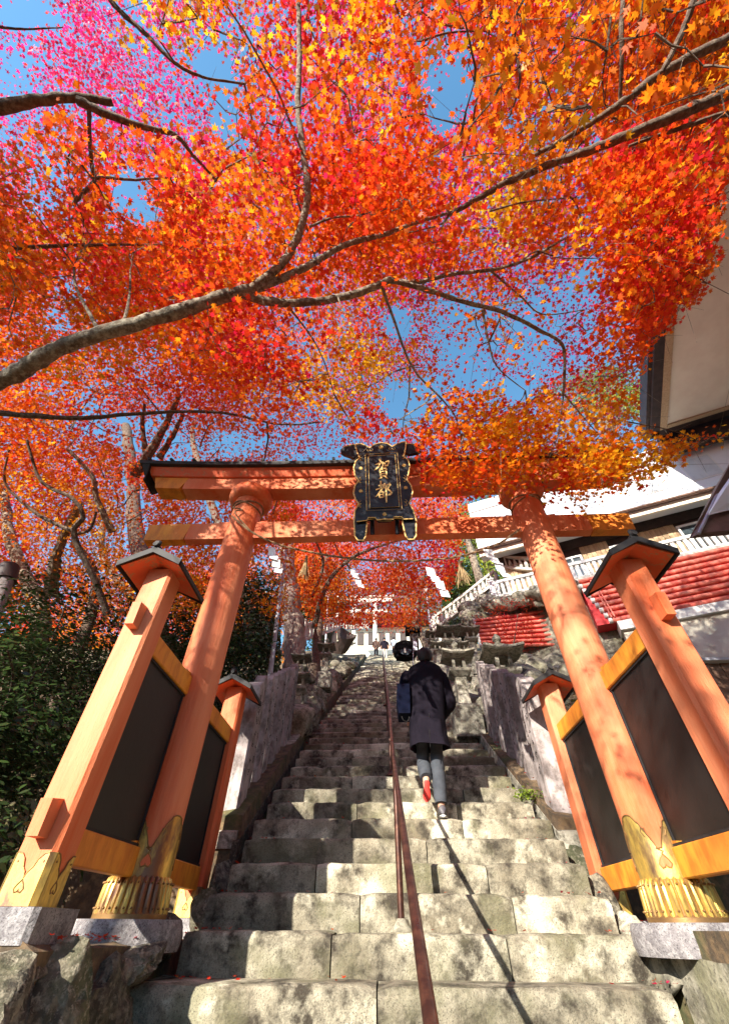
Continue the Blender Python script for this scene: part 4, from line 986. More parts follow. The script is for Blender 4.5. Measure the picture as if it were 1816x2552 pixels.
for k in range(8):
    t = k/7; a = Vector((2.94+.04*t, 12, 7.0-.87*t)); c = Vector((5.9, 12.0, 7.38-1.24*t)); d = A(1377, 1345+100*t, Y=13.4)
    lg = MB().tube([a, c], .048, 10).build('log', M['redlog'], lw, True)
    MB().tube([a-Vector((.05, 0, 0)), a], .072, 10).build('log_end', M['whitewood'], lg, True)
    MB().tube([c, Vector((7.0, 13.6, 7.35-1.5*t))], .055, 10).build('log', M['redlog'], lw, True)
MB().add([(2.95, 12.03, 7.0), (2.98, 12.03, 6.1), (5.9, 12.03, 6.1), (5.9, 12.03, 7.4), (7, 13.64, 7.4), (7, 13.64, 5.6)], [(0, 1, 2, 3), (3, 2, 5, 4)]).build('backing', M['gapshade'], lw)
def balusters(root, P, H, n, w=.10, mt=M['whitewood'], vase=True, post=5):
    """top rail, bottom rail, balusters along polyline P (base line)"""
    tot = [0]
    for a, c in zip(P, P[1:]): tot.append(tot[-1]+(c-a).length)
    def at_(s):
        for i in range(len(P)-1):
            if s <= tot[i+1]+1e-6: t = (s-tot[i])/(tot[i+1]-tot[i]); return P[i].lerp(P[i+1], t)
        return P[-1]
    for i, (a, c) in enumerate(zip(P, P[1:])):
        d = (c-a); L_ = d.length; q = d.to_track_quat('X', 'Z').to_matrix()
        for zz, hh, nm in ((H-.05, .10, 'top_rail'), (.05, .10, 'bottom_rail')):
            MB().box((a+c)/2+Vector((0, 0, zz)), (L_, .16, hh), q).build(nm, mt, root)
    me = MB().lathe([(w*.30, .09), (w*.30, H*.2), (w*.62, H*.36), (w*.55, H*.5), (w*.30, H*.72), (w*.30, H-.1)], (0, 0, 0), 8).mesh('baluster', mt, True) if vase else MB().box((0, 0, H/2), (w, w*.8, H-.18)).mesh('baluster', mt)
    pm = MB().box((0, 0, H/2+.03), (.19, .19, H+.10)).box((0, 0, H+.1), (.24, .24, .05)).mesh('post', mt)
    for i in range(n+1):
        p = at_(tot[-1]*i/n); o = link('post' if i % post == 0 else 'baluster', pm if i % post == 0 else me, root, False)
        o.matrix_parent_inverse = wm(root).inverted(); o.location = p; o.rotation_euler = (0, 0, math.atan2(*(P[-1]-P[0]).yx))
bal = empty('balustrade', fp(0, 7.9), label='long white balustrade on top of the upper red log wall', cat='balustrade')
balusters(bal, [fp(-2.6, 7.86, .15), fp(7.4, 7.86, .15)], .66, 58, .10, vase=False, post=100)
tag(fbox(MB(), -2.6, 9, -1, 7.70, .52, 7).build('bank', M['palerock']), kind='structure')
tag(fbox(MB(), -2.6, 7.5, 7.76, 7.85, -.05, 1.6).build('building_terrace', M['whitestone']), kind='structure')
dg = empty('balustrade', A(973, 1390, Y=15), label='pale stone balustrade climbing diagonally behind the right lanterns', cat='balustrade')
balusters(dg, [FA(1084, 1572, Y=15.4), FA(1160, 1516, Y=14.6), FA(1240, 1452, Y=13.8)], .62, 15, .17, M['whitestone'], True, 20)
dh = empty('balustrade', FA(1285, 1400, Y=13), label='short white balustrade seen left of the right gate pillar beside the green tree', cat='balustrade')
balusters(dh, [FA(1262, 1418, Y=13.2), FA(1345, 1424, Y=12.4)], .62, 6, .12, M['whitestone'], True, 6)
inn = empty('inn_building', fp(2, 9, 1.4), label='timber clad building with white framed windows and a white sheet roof', cat='building')
fbox(MB(), -2.2, 8, 7.85, 10.9, 1.55, 4.0).build('wall', M['darkwood'], inn)
r = random.Random(5); u = -2.1
bm_ = None
while u < 7.8:
    w = .155; skip = any(a < u+w/2 < c for a, c in ((1.55, 2.35), (3.75, 5.35), (-.1, .7)))
    if not skip:
        fbox(MB(), u, u+w-.012, 7.9, 10.05+(.0), 1.50+r.uniform(-.008, .008), 1.56).build('plank', M['board'], inn)
    u += w
for a, c, z0, z1 in ((1.6, 2.3, 8.3, 9.75), (3.8, 5.3, 8.5, 9.9), (-.05, .65, 8.3, 9.7)):
    f = MB(); fbox(f, a, a+.07, z0, z1, 1.44, 1.54); fbox(f, c-.07, c, z0, z1, 1.44, 1.54); fbox(f, a+.071, c-.071, z1-.07, z1, 1.44, 1.54); fbox(f, a+.071, c-.071, z0, z0+.08, 1.42, 1.54); fbox(f, (a+c)/2-.025, (a+c)/2+.025, z0+.081, z1-.071, 1.45, 1.54)
    wo_ = f.build('window', M['whitewood'], inn); fbox(MB(), a+.072, c-.072, z0+.081, z1-.071, 1.49, 1.53).build('pane', M['glass'], wo_)
fbox(MB(), -2.2, 8, 10.06, 10.9, 1.46, 1.54).build('lintel_board', M['darkwood'], inn)
# eave: fascia + soffit + white roof rising behind
fbox(MB(), -2.8, 9.0, 10.30, 10.40, .55, .60).build('fascia', M['brownwood'], inn)
fbox(MB(), -2.8, 9.0, 10.10, 10.30, .62, .70).build('gutter_board', M['plaster'], inn)
b = MB(); b.add([fp(-2.8, 10.2, .70), fp(9, 10.2, .70), fp(9, 10.75, 1.5), fp(-2.8, 10.75, 1.5)], [(0, 1, 2, 3)]); b.build('eave_soffit', M['brownwood'], inn)
fbox(MB(), -2.8, 9.0, 10.42, 13.1, .72, 1.4).build('upper_wall', M['whiteroof'], inn)
for a in (-.6, 1.0, 2.9, 4.8, 6.4):
    w_ = fbox(MB(), a, a+1.0, 11.0, 12.1, .70, .715).build('window', M['whitewood'], inn)
    for k in (0, 1): fbox(MB(), a+.05+.46*k, a+.49+.46*k, 11.05, 12.05, .69, .698).build('pane', M['paleglass'], w_)
fbox(MB(), -2.8, 9.0, 12.55, 12.62, .66, .715).build('string_board', M['whitewood'], inn)
MB().tube([fp(-2.9, 10.34, .46), fp(9, 10.34, .46)], .045, 8).build('gutter', M['brownwood'], inn, True)
# tall building with the big cream eave soffit
ZC = 13.0; C0 = A(1645/DS, 1070/DS, Z=ZC); VV = -BN; UU = -BU          # VV towards the viewer, UU to the right
tb = empty('tall_building', C0+UU*6, label='tall building corner with a huge cream eave soffit and dark fascia at the right edge', cat='building')
def sbox(b, a0, a1, v0, v1, z0, z1):
    c = C0+UU*(a0+a1)/2+VV*(v0+v1)/2; return b.box((c.x, c.y, (z0+z1)/2), (abs(a1-a0), abs(v1-v0), z1-z0), BR)
sbox(MB(), .0, 12, .0, 14, ZC, ZC+.25).build('soffit', M['plaster'], tb)
sbox(MB(), -.02, .20, .0, 14, ZC-.05, ZC-.005).build('soffit_trim', M['board'], tb)
sbox(MB(), .21, 12, -.02, .14, ZC-.05, ZC-.005).build('soffit_trim', M['board'], tb)
sbox(MB(), -.32, -.03, -.32, 14, ZC-.03, ZC+.38).build('fascia', M['darkwood'], tb)
sbox(MB(), -.44, -.33, -.45, 14, ZC+.10, ZC+.62).build('gutter', M['darkwood'], tb)
sbox(MB(), -.3, 12, -.32, -.03, ZC-.03, ZC+.3).build('fascia', M['darkwood'], tb)
sbox(MB(), -.44, 12, -.45, -.33, ZC+.10, ZC+.5).build('gutter', M['darkwood'], tb)
sbox(MB(), 4.6, 12, 1.5, 14, 2.0, ZC-.06).build('wall', M['plaster'], tb)
sbox(MB(), .0, 12, -.75, -.5, ZC-.75, ZC+.2).build('lower_beam', M['darkwood'], tb)
for i in range(26):                                     # tile ends of the lower roof edge
    c = C0+UU*(.3+.22*i)+VV*(-.75); MB().tube([c+Vector((0, 0, -.30))+VV*.1, c+Vector((0, 0, -.1))-VV*.8], .10, 8).build('roof_tile', M['whiteroof'], tb, True)
# corner of a nearer side building roof
sb = empty('side_roof', A(1600, 1120, Y=6.2), label='brown timber roof corner with a pale metal edge poking in at the right edge', cat='roof')
p = [A(1560, 1188, Y=6.2), A(1612, 1080, Y=6.2), A(1700, 930, Y=5.2), A(1800, 1040, Y=5.6), A(1700, 1175, Y=5.9)]
up_ = Vector((.0, .3, .12))
MB().add([tuple(q) for q in p]+[tuple(q+up_) for q in p], [(0, 1, 2, 3, 4), (9, 8, 7, 6, 5)]+[(i, (i+1) % 5, 5+(i+1) % 5, 5+i) for i in range(5)]).build('timber', M['brownwood'], sb)
q = [A(1557, 1189, Y=6.15), A(1615, 1066, Y=6.15), A(1712, 915, Y=5.15)]
MB().tube(q, [.03, .035, .04], 8).build('metal_edge', M['greymetal'], sb, True)
q2 = [A(1576, 1150, Y=6.1), A(1600, 1100, Y=6.1), A(1720, 930, Y=5.1), A(1790, 1010, Y=5.4), A(1650, 1132, Y=6.0)]
MB().add([tuple(v-Vector((0, .03, .0))) for v in q2]+[tuple(v-Vector((0, .01, .0))) for v in q2], [(0, 1, 2, 3, 4), (9, 8, 7, 6, 5)]+[(i, (i+1) % 5, 5+(i+1) % 5, 5+i) for i in range(5)]).build('metal_sheet', M['whiteroof'], sb)
pf = empty('plank_fence', A(1600, 1520, Y=5.2), label='dark weathered plank fence at the right edge behind the front gate post', cat='fence')
for i in range(9):
    x0 = A(1566, 1500, Y=5.2).x+.13*i; zt = A(1566, 1480, Y=5.2).z
    MB().box((x0+.06, 5.2+.01*(i % 2), zt-.75), (.122, .03, 1.5)).build('plank', M['brownwood'], pf)
MB().box((A(1566, 1500, Y=5.2).x+.6, 5.15, A(1566, 1480, Y=5.2).z+.02), (1.25, .10, .035)).build('cap_board', M['greymetal'], pf)
# pale rock slope above the lower red wall
rs = empty('rock_slope', (4, 12.6, 8), label='pale rock face between the lower red logs and the short white balustrade', cat='rock face'); r = random.Random(9)
for i in range(46):
    x = r.uniform(2.9, 6.3); t = r.random(); z = 7.25+t*2.0; y = 12.5+t*1.0
    if z > 7.4+(x-2.2)*.75: continue
    stone(rs, (x, y, z), (r.uniform(.25, .5), .25, r.uniform(.22, .4)), 1, seed=i+500)
for i in range(40):
    q = fp(r.uniform(-2.8, -.1), r.uniform(7.45, 7.72), r.uniform(-.1, .15)); stone(rs, q, (r.uniform(.2, .4), .22, r.uniform(.16, .28)), 1, seed=i+700)
rs2 = empty('rock_slope', (2.6, 9.5, 5), label='pale broken rocks on the bank between the right slab fence and the lower red wall', cat='rock face')
for i in range(60):
    px = r.uniform(1195, 1400); py = r.uniform(1655, 1800)
    if py > 1640+(px-1195)*1.15+60: pass
    Y = 10.6-(py-1625)/175*3.2; q = FA(px, py, Y=Y); s_ = r.uniform(.13, .30)
    stone(rs2, q, (s_*1.2, s_, s_), 1, seed=i+900)

M['leafsign'] = mat('blue_grey_sign', (.07, .09, .11), .9)
# ================================================================== THINGS ON THE UPPER PART
wt = empty('stone_torii', A(811, 1405, Y=37), label='white stone torii gate half hidden by maple leaves at the top of the stairs', cat='torii gate')
for px in (882, 934):
    p0 = FA(px, 1580, Y=37); p1 = FA(px+1, 1500, Y=37); MB().tube([p0-Vector((0, 0, 1)), p1], [.22, .19], 12).build('pillar', M['whitestone'], wt, True)
a, c = FA(850, 1525, Y=37), FA(964, 1523, Y=37); MB().box((a+c)/2, ((c-a).length, .25, .34)).build('tie_beam', M['whitestone'], wt)
a, c = FA(838, 1499, Y=37), FA(978, 1497, Y=37); MB().box((a+c)/2, ((c-a).length, .34, .42)).build('lintel', M['whitestone'], wt)
a, c = FA(834, 1490, Y=37), FA(982, 1488, Y=37); MB().box((a+c)/2, ((c-a).length, .44, .22)).build('cap_stone', M['whitestone'], wt)
hb_ = empty('hall_building', (0, 50, TOPZ), label='pale hall at the far end beyond the white stone torii', cat='building')
MB().box((1.5, 46.0, TOPZ+3.2), (12, 6, 9)).build('wall', M['plasterb'], hb_)
MB().prism([(-4.5, 4.2), (4.5, 4.2), (0, 7.5)], (-7.5, 46, TOPZ+3.4), (0, 1, 0), (0, 0, 1), (1, 0, 0), 18).build('roof', M['roof'], hb_)
for i in range(9): MB().box((-3.6+i*1.2, 42.94, TOPZ+6.2), (.7, .1, 1.5)).build('window', M['darkwood'], hb_)
lb = empty('balustrade', FA(752, 1590, Y=14), label='pale stone balustrade beside the cedar trunk on the upper left', cat='balustrade')
balusters(lb, [FA(752, 1598, Y=14), FA(842, 1568, Y=18.5)], .72, 11, .17, M['whitestone'], False, 11)
lb2 = empty('balustrade', FA(880, 1575, Y=25), label='distant pale balustrade left of the white stone torii', cat='balustrade')
balusters(lb2, [FA(850, 1572, Y=24), FA(917, 1570, Y=30)], .95, 12, .16, M['whitestone'], False, 12)
rk_ = empty('shelter_roof', FA(868, 1565, Y=19), label='dark swooping eave of a small shelter left of the upper stairs', cat='roof')
P5 = [FA(843, 1553, Y=19), FA(858, 1568, Y=18.6), FA(874, 1578, Y=18.2), FA(889, 1584, Y=18)]
Q5 = [FA(843, 1588, Y=19), FA(855, 1592, Y=18.6), FA(868, 1592, Y=18.2), FA(880, 1590, Y=18)]
MB().loft([[a, a+Vector((-.5, 1.6, .1)), c+Vector((-.5, 1.6, 0)), c] for a, c in zip(P5, Q5)]).build('eave', M['darkwood'], rk_)
MB().tube([FA(843, 1600, Y=19.3), FA(843, 1540, Y=19.3)], .09, 8).build('post', M['palerock'], rk_, True)
nd = empty('black_notice_drum', FA(1010, 1625, Y=15), label='round black board with a pale leaf shaped sign right of the upper stairs', cat='signboard')
c = FA(1010, 1616, Y=15); pts = [c+Vector((.46*math.cos(t), 0, .34*math.sin(t)*(1 if math.sin(t) > 0 else .9))) for t in [2*math.pi*i/24 for i in range(24)]]
MB().loft([pts, [p+Vector((0, .5, 0)) for p in pts]]).build('board', M['blacksign'], nd)
hp_ = [FA(x, y, Y=14.98) for x, y in ((1005, 1632), (996, 1626), (998, 1619), (1007, 1617), (1015, 1617), (1024, 1619), (1023, 1627), (1014, 1633))]
MB().loft([hp_, [p+Vector((0, .01, 0)) for p in hp_]]).build('leaf_sign', M['leafsign'], nd)
MB().box(FA(1009, 1621, Y=14.93), (.06, .02, .2)).build('name_strip', M['whitewood'], nd)
for zz in (.09, .02, -.05): MB().box(FA(1009, 1621, Y=14.91)+Vector((0, 0, zz)), (.04, .01, .01)).box(FA(1009, 1621, Y=14.905)+Vector((0, 0, zz)), (.01, .008, .035)).build('lettering', M['ink'], nd)
MB().box(FA(1010, 1638, Y=15.2), (.7, .4, .12)).build('base', M['blacksign'], nd)
bx = empty('black_box_roof', FA(1028, 1575, Y=16), label='small black roofed box above the round black board', cat='shrine box')
MB().box(FA(1028, 1574, Y=16), (.62, .5, .20)).build('roof', M['blacksign'], bx); MB().box(FA(1032, 1600, Y=16.05), (.34, .35, .62)).build('box', M['darkwood'], bx)
bn = empty('banner', FA(1034, 1625, Y=13.5), label='narrow pale banner on a pole just above the head of the walking man', cat='banner')
MB().box(FA(1034, 1609, Y=13.5), (.12, .015, .34)).build('cloth', M['banner'], bn); MB().tube([FA(1029, 1660, Y=13.5), FA(1030, 1590, Y=13.5)], .012, 6).build('pole', M['greymetal'], bn)
# lamp posts and pole
def lamp(p0, p1, lab):
    root = empty('lamp_post', p0, label=lab, cat='lamp post'); MB().tube([p0-Vector((0, 0, 1.2)), p1], [.045, .035], 8).build('pole', M['greymetal'], root, True)
    hd = MB().lathe([(.03, -.02), (.13, .04), (.17, .16), (.10, .24), (.02, .27)], p1, 10).build('lamp_head', M['whitewood'], root, True)
    MB().lathe([(.19, .24), (.05, .34), (.01, .36)], p1, 10).build('cap', M['greymetal'], root, True)
lamp(FA(815, 1566, Y=17), FA(817, 1487, Y=17), 'grey lamp post behind the upper left balustrade')
lamp(FA(1072, 1566, Y=14), FA(1063, 1480, Y=14), 'blue grey lamp post above the right lanterns at the foot of the diagonal balustrade')
wp = empty('white_pole', FA(677, 1649, Y=8.6), label='slender white pole leaning beside the big cedar trunk', cat='pole')
MB().tube([FA(672, 1690, Y=8.6), FA(692, 1530, Y=8.6), FA(714, 1363, Y=8.7)], [.055, .045, .04], 10).build('shaft', M['greymetal'], wp, True)
for t in (.62, .75): q = FA(677, 1649, Y=8.6).lerp(FA(714, 1363, Y=8.7), t); MB().tube([q+Vector((0, -.04, -.04)), q+Vector((.06, -.06, .05))], .035, 8).build('bracket', M['greymetal'], wp, True)
pk = empty('wooden_post', A(4, 1320, Y=4.6), label='end of a weathered round post with a dark cap at the left edge', cat='post')
MB().tube([A(-40, 1420, Y=4.6), A(10, 1290, Y=4.6)], [.12, .12], 12).build('shaft', M['fence'], pk, True); MB().tube([A(8, 1296, Y=4.6), A(20, 1264, Y=4.6)], [.15, .13], 12).build('cap', M['darkwood'], pk, True)

# ================================================================== TREES
def inpoly(x, y, poly):
    c = np.zeros(len(x), bool); n = len(poly)
    for i in range(n):
        x1, y1 = poly[i]; x2, y2 = poly[(i+1) % n]
        k = ((y1 > y) != (y2 > y)) & (x < (x2-x1)*(y-y1)/(y2-y1+1e-9)+x1); c ^= k
    return c
# openings through which the sky shows, in photo pixels at 1624 wide: x, y, rx, ry, strength
GAPS = [(45, 30, 70, 40, 1), (30, 160, 60, 60, .8), (110, 40, 50, 40, .7), (465, 140, 45, 45, 1), (500, 175, 40, 30, 1), (505, 260, 35, 60, .9), (530, 320, 30, 30, .8), (290, 430, 55, 60, .95), (330, 480, 40, 30, .9), (255, 490, 30, 40, .6), (110, 400, 55, 60, .6), (90, 470, 40, 40, .5),
        (1000, 200, 60, 75, .95), (985, 270, 30, 40, .9), (1030, 160, 30, 50, .6), (1135, 270, 20, 25, .8), (970, 120, 30, 40, .4), (150, 640, 45, 40, .6), (130, 715, 40, 40, .6), (890, 720, 42, 45, .95), (900, 905, 55, 50, .95), (880, 870, 40, 40, .8), (960, 860, 40, 30, .5),
        (1155, 868, 35, 28, .95), (1010, 760, 70, 60, .5), (1100, 740, 60, 50, .5), (1200, 700, 60, 60, .5), (1000, 690, 60, 35, .6), (1290, 640, 60, 50, .45), (1320, 600, 40, 30, .5), (1400, 500, 50, 40, .3), (1060, 830, 60, 50, .6), (1330, 330, 30, 30, .4), (520, 995, 70, 30, .85), (390, 1000, 60, 40, .6), (1190, 780, 40, 60, .5), (600, 1280, 40, 60, .7),
        (700, 60, 20, 30, .4), (900, 60, 30, 50, .3)]
def gapf(x, y):
    p = np.ones(len(x))
    for gx, gy, rx, ry, s in GAPS:
        d = ((x-gx)/rx)**2+((y-gy)/ry)**2; p *= 1-s*np.clip(1.35-d, 0, 1)
    return p
LIM = [(-900, 900), (0, 865), (300, 940), (500, 965), (750, 985), (900, 975), (925, 1000), (945, 1100), (1000, 1110), (1100, 1100), (1180, 1085), (1300, 1110), (1400, 1085), (1480, 1045), (1540, 1010), (1580, 985), (1640, 960), (2400, 950)]
WALL = [(1650, 300), (1612, 440), (1598, 560), (1560, 660), (1500, 715), (1450, 760), (1428, 860), (1425, 955), (1500, 975), (1640, 950), (2600, 950), (2600, 300)]
def near_ok(P):
    x, y, z = project(P)
    lim = np.interp(x, [q[0] for q in LIM], [q[1] for q in LIM])+rng.normal(0, 16, len(x))
    ok = (y < lim) & ~inpoly(x+rng.normal(0, 9, len(x)), y+rng.normal(0, 9, len(x)), WALL) & (z > 1.35)
    ok &= ~((x > 775) & (x < 925) & (y > 975))
    sprig = inpoly(x, y, [(1130, 1060), (1350, 1060), (1300, 1150), (1240, 1200), (1215, 1265), (1195, 1240), (1180, 1180)]) & (rng.random(len(x)) < .55)
    ok |= sprig & (z > 1.5)
    ok &= ~((z < 2.6) & (y > 620))
    gi = np.clip((x//4).astype(int), 0, 405); gj = np.clip((y//4).astype(int), 0, 570); ins = (x > 0) & (x < 1624) & (y > 0) & (y < 2280)
    ok &= ~(ins & (z < LIMB_D[gj, gi]) & (rng.random(len(x)) < .86))            # the limbs run along the underside of the sprays
    return ok & (rng.random(len(x)) < gapf(x, y))
LIMB_D = np.zeros((571, 406)); LIMB_F = np.zeros((571, 406))
def trunk_free(x, y, z):
    gi = np.clip((x//4).astype(int), 0, 405); gj = np.clip((y//4).astype(int), 0, 570); ins = (x > 0) & (x < 1624) & (y > 0) & (y < 2280)
    return ~(ins & (z < LIMB_F[gj, gi]) & (rng.random(len(x)) < .8))
def mark_limb(S_, rr, G=None):
    G = LIMB_D if G is None else G
    for a, c, r0 in zip(S_, S_[1:], rr):
        for t in np.linspace(0, 1, 12):
            q = a.lerp(c, float(t)); x, y, z = project(np.array([q[:]]))
            if z[0] < .3: continue
            w = max(3, r0*F_PX/z[0]/DS*1.25); i0, i1 = int((x[0]-w)//4), int((x[0]+w)//4); j0, j1 = int((y[0]-w)//4), int((y[0]+w)//4)
            if i1 < 0 or j1 < 0 or i0 > 405 or j0 > 570: continue
            G[max(j0, 0):min(j1, 570)+1, max(i0, 0):min(i1, 405)+1] = z[0]+.05
def far_ok(P):
    x, y, z = project(P)
    bld = inpoly(x, y, [(1425, 640), (2600, 300), (2600, 2600), (1130, 2600), (1180, 1180), (1380, 985), (1425, 955)])
    stair = inpoly(x, y, [(560, 1450), (660, 1400), (800, 1400), (980, 1400), (1120, 1400), (1130, 2000), (560, 2000)])
    return ~bld & ~stair & trunk_free(x, y, z) & (rng.random(len(x)) < gapf(x, y))
def img_points(n, x0, x1, y0, y1, d0, d1):
    x = rng.uniform(x0, x1, n); y = rng.uniform(y0, y1, n); d = rng.uniform(d0, d1, n)
    dirs = (CR[None]*(x*DS-PW/2)[:, None]-CU[None]*(y*DS-PH/2)[:, None]+CF[None]*F_PX)/F_PX
    return CAM+dirs*d[:, None]
def sprays(C, n, rad, thick):
    """n leaves in a flattened, drooping disc round each centre"""
    k = len(C); r0 = rad*np.sqrt(rng.random((k, n))); a = rng.uniform(0, 2*np.pi, (k, n)); s = rng.uniform(.7, 1.3, (k, 1))
    tl = rng.normal(0, .35, (k, 1)); tm = rng.normal(0, .35, (k, 1))
    dx, dy = r0*np.cos(a)*s, r0*np.sin(a)*s
    dz = rng.normal(0, thick, (k, n))-r0**2*.35+tl*dx+tm*dy
    return (C[:, None, :]+np.stack([dx, dy, dz], 2)).reshape(-1, 3)
class Tree:
    def __init__(s, name, label, base, cat='tree', group=None, barkm='bark'):
        s.root = empty(name, base, label=label, cat=cat, group=group); s.nodes = []; s.bm = M[barkm]; s.tw = MB(); s.near = -5.7 < base[0] < 5.7 and -1 < base[1] < 2
    def limb(s, pts, rad, name='branch', n=8, px=True, knot=.0, seed=0):
        P = [A(*p[:2], D=p[2]) for p in pts] if px else [Vector(p) for p in pts]
        k = max(8, len(P)*5); S_ = smooth_path(P, k); r = random.Random(int(P[0].x*100)+seed)
        S_ = [p+Vector((r.uniform(-1, 1), r.uniform(-1, 1), r.uniform(-1, 1)))*rad[0]*.10 for p in S_]
        rr = [(rad[0]+(rad[1]-rad[0])*(i/k)**.8)*(1+r.uniform(-.09, .09)) for i in range(k+1)]
        MB().tube(S_, rr, n).build(name, s.bm, s.root, True)
        mark_limb(S_, rr, None if s.near else LIMB_F)
        s.nodes += [(p, q) for p, q in zip(S_, rr)][::2]
        return S_
    def twigs(s, C, mx=3.0, r0=.0085, every=1):
        N_ = np.array([p[0][:] for p in s.nodes]); added = []
        order = np.argsort([np.min(np.sum((N_-c)**2, axis=1)) for c in C])
        for oi_ in order[::every]:
            c = C[oi_]; d = np.sum((N_-c)**2, axis=1); i = int(np.argmin(d)); L_ = math.sqrt(d[i])
            if L_ > mx or L_ < .05: continue
            a = Vector(N_[i]); e = Vector(c); m1 = a.lerp(e, .35)+Vector(rng.normal(0, .08*L_, 3)); m2 = a.lerp(e, .7)+Vector(rng.normal(0, .07*L_, 3))
            q = r0*min(2.2, .6+L_); s.tw.tube([a, m1, m2, e], [q, q*.8, q*.55, q*.3], 4, False)
            N_ = np.vstack([N_, np.array(m1[:]), np.array(m2[:]), np.array(e[:])])
            e2 = e+Vector(rng.normal(0, .22, 3)); s.tw.tube([e, e2], [q*.35, q*.15], 3, False); e3 = m2+Vector(rng.normal(0, .25, 3)); s.tw.tube([m2, e3], [q*.4, q*.15], 3, False)
    def finish(s):
        if s.tw.v: tag(s.tw.build('twigs', s.bm, s.root), kind='stuff')
    def foliage(s, P, size, cols, tmpl, material, tilt=.6, single=0, up=None, name='foliage'):
        P = np.asarray(P)
        if single:
            x, y, z = project(P); vis = (x > 0) & (x < 1624) & (y > 0) & (y < 2282); sc = np.where(vis, size/z, 0); idx = np.argsort(-sc)[:single]; rest = np.ones(len(P), bool); rest[idx] = False
            variants = [leaves_mesh('leaf', np.zeros((1, 3)), [1.0], cols[[j]], tmpl, material, tilt) for j in idx[:24]]
            for q, j in enumerate(idx):
                o = bpy.data.objects.new('leaf', variants[q % 24]); COL.objects.link(o); o.parent = s.root; o.matrix_parent_inverse = wm(s.root).inverted()
                o.location = P[j]; sz = float(size[j]); o.scale = (sz, sz, sz); o.rotation_euler = (0, 0, rng.uniform(0, 6.28))
            P, size, cols = P[rest], size[rest], cols[rest]
            if up is not None: up = up[rest]
        me = leaves_mesh(name, P, size, cols, tmpl, material, tilt, up); o = link(name, me, s.root); tag(o, kind='stuff'); return o

# --- maple A: the long pale limb from the left
ta = Tree('maple_tree', 'maple with a long pale limb reaching from the left edge, orange and red leaves', (-4.6, 1.6, LOWZ))
ta.limb([(-4.7, 1.7, LOWZ), (-4.6, 1.7, .5), (-4.3, 1.65, 1.9), tuple(A(-190, 900, D=3.7)), tuple(A(-60, 870, D=3.65))], [.24, .105], 'trunk', 14, px=False)
L0 = [(-120, 885, 3.7), (0, 850, 3.6), (70, 812, 3.55), (135, 775, 3.55), (250, 735, 3.6), (400, 695, 3.65), (500, 660, 3.7), (560, 645, 3.75)]
ta.limb(L0, [.078, .054], 'branch', 14)
ta.limb([(550, 650, 3.75), (620, 595, 3.85), (662, 530, 3.95), (685, 440, 4.0), (676, 340, 4.05), (664, 240, 4.1), (667, 120, 4.2), (665, 0, 4.3), (660, -120, 4.5)], [.046, .022], 'branch', 10)
ta.limb([(552, 652, 3.75), (610, 628, 3.85), (690, 590, 3.95), (770, 545, 4.05), (860, 520, 4.15), (900, 505, 4.3), (1010, 470, 4.5)], [.045, .016], 'branch', 10)
ta.limb([(545, 655, 3.75), (600, 672, 3.8), (700, 672, 3.9), (800, 652, 4.0), (870, 622, 4.1)], [.045, .034], 'branch', 10)
ta.limb([(865, 625, 4.1), (930, 628, 4.15), (1010, 610, 4.2), (1100, 600, 4.25), (1180, 575, 4.3), (1260, 530, 4.4)], [.03, .012], 'branch', 8)
ta.limb([(868, 624, 4.1), (950, 645, 4.15), (1040, 675, 4.2), (1120, 695, 4.25), (1200, 735, 4.3), (1250, 765, 4.35), (1258, 815, 4.4), (1255, 880, 4.45)], [.030, .013], 'branch', 8)
ta.limb([(852, 640, 4.1), (880, 720, 4.15), (920, 820, 4.2), (985, 890, 4.3), (1015, 930, 4.35), (1030, 985, 4.4)], [.016, .006], 'branch', 6)
ta.limb([(1075, 690, 4.2), (1090, 770, 4.25), (1110, 820, 4.3), (1170, 870, 4.35)], [.013, .005], 'branch', 6)
ta.limb([(1255, 880, 4.45), (1245, 960, 4.5), (1228, 1010, 4.5), (1205, 1060, 4.55)], [.010, .004], 'branch', 6)
ta.limb([(1258, 880, 4.45), (1300, 930, 4.5), (1340, 975, 4.5)], [.010, .004], 'branch', 6)
ta.limb([(640, 680, 3.9), (690, 745, 4.2), (720, 800, 4.4), (745, 880, 4.6)], [.012, .004], 'branch', 6)
ta.limb([(1090, 600, 4.25), (1160, 660, 4.5), (1210, 700, 4.6), (1300, 690, 4.8)], [.013, .006], 'branch', 6)
ta.limb([(1150, 590, 4.3), (1195, 560, 4.3), (1250, 575, 4.3), (1330, 575, 4.35)], [.012, .004], 'branch', 6)
ta.limb([(690, 505, 3.98), (740, 485, 4.0), (800, 480, 4.1), (830, 470, 4.2)], [.014, .006], 'branch', 6)
ta.limb([(270, 735, 3.6), (285, 680, 3.9), (290, 640, 4.1), (290, 600, 4.3)], [.018, .008], 'branch', 7)
ta.limb([(225, 745, 3.6), (200, 700, 3.8), (170, 640, 4.0), (165, 590, 4.1)], [.022, .010], 'branch', 7)
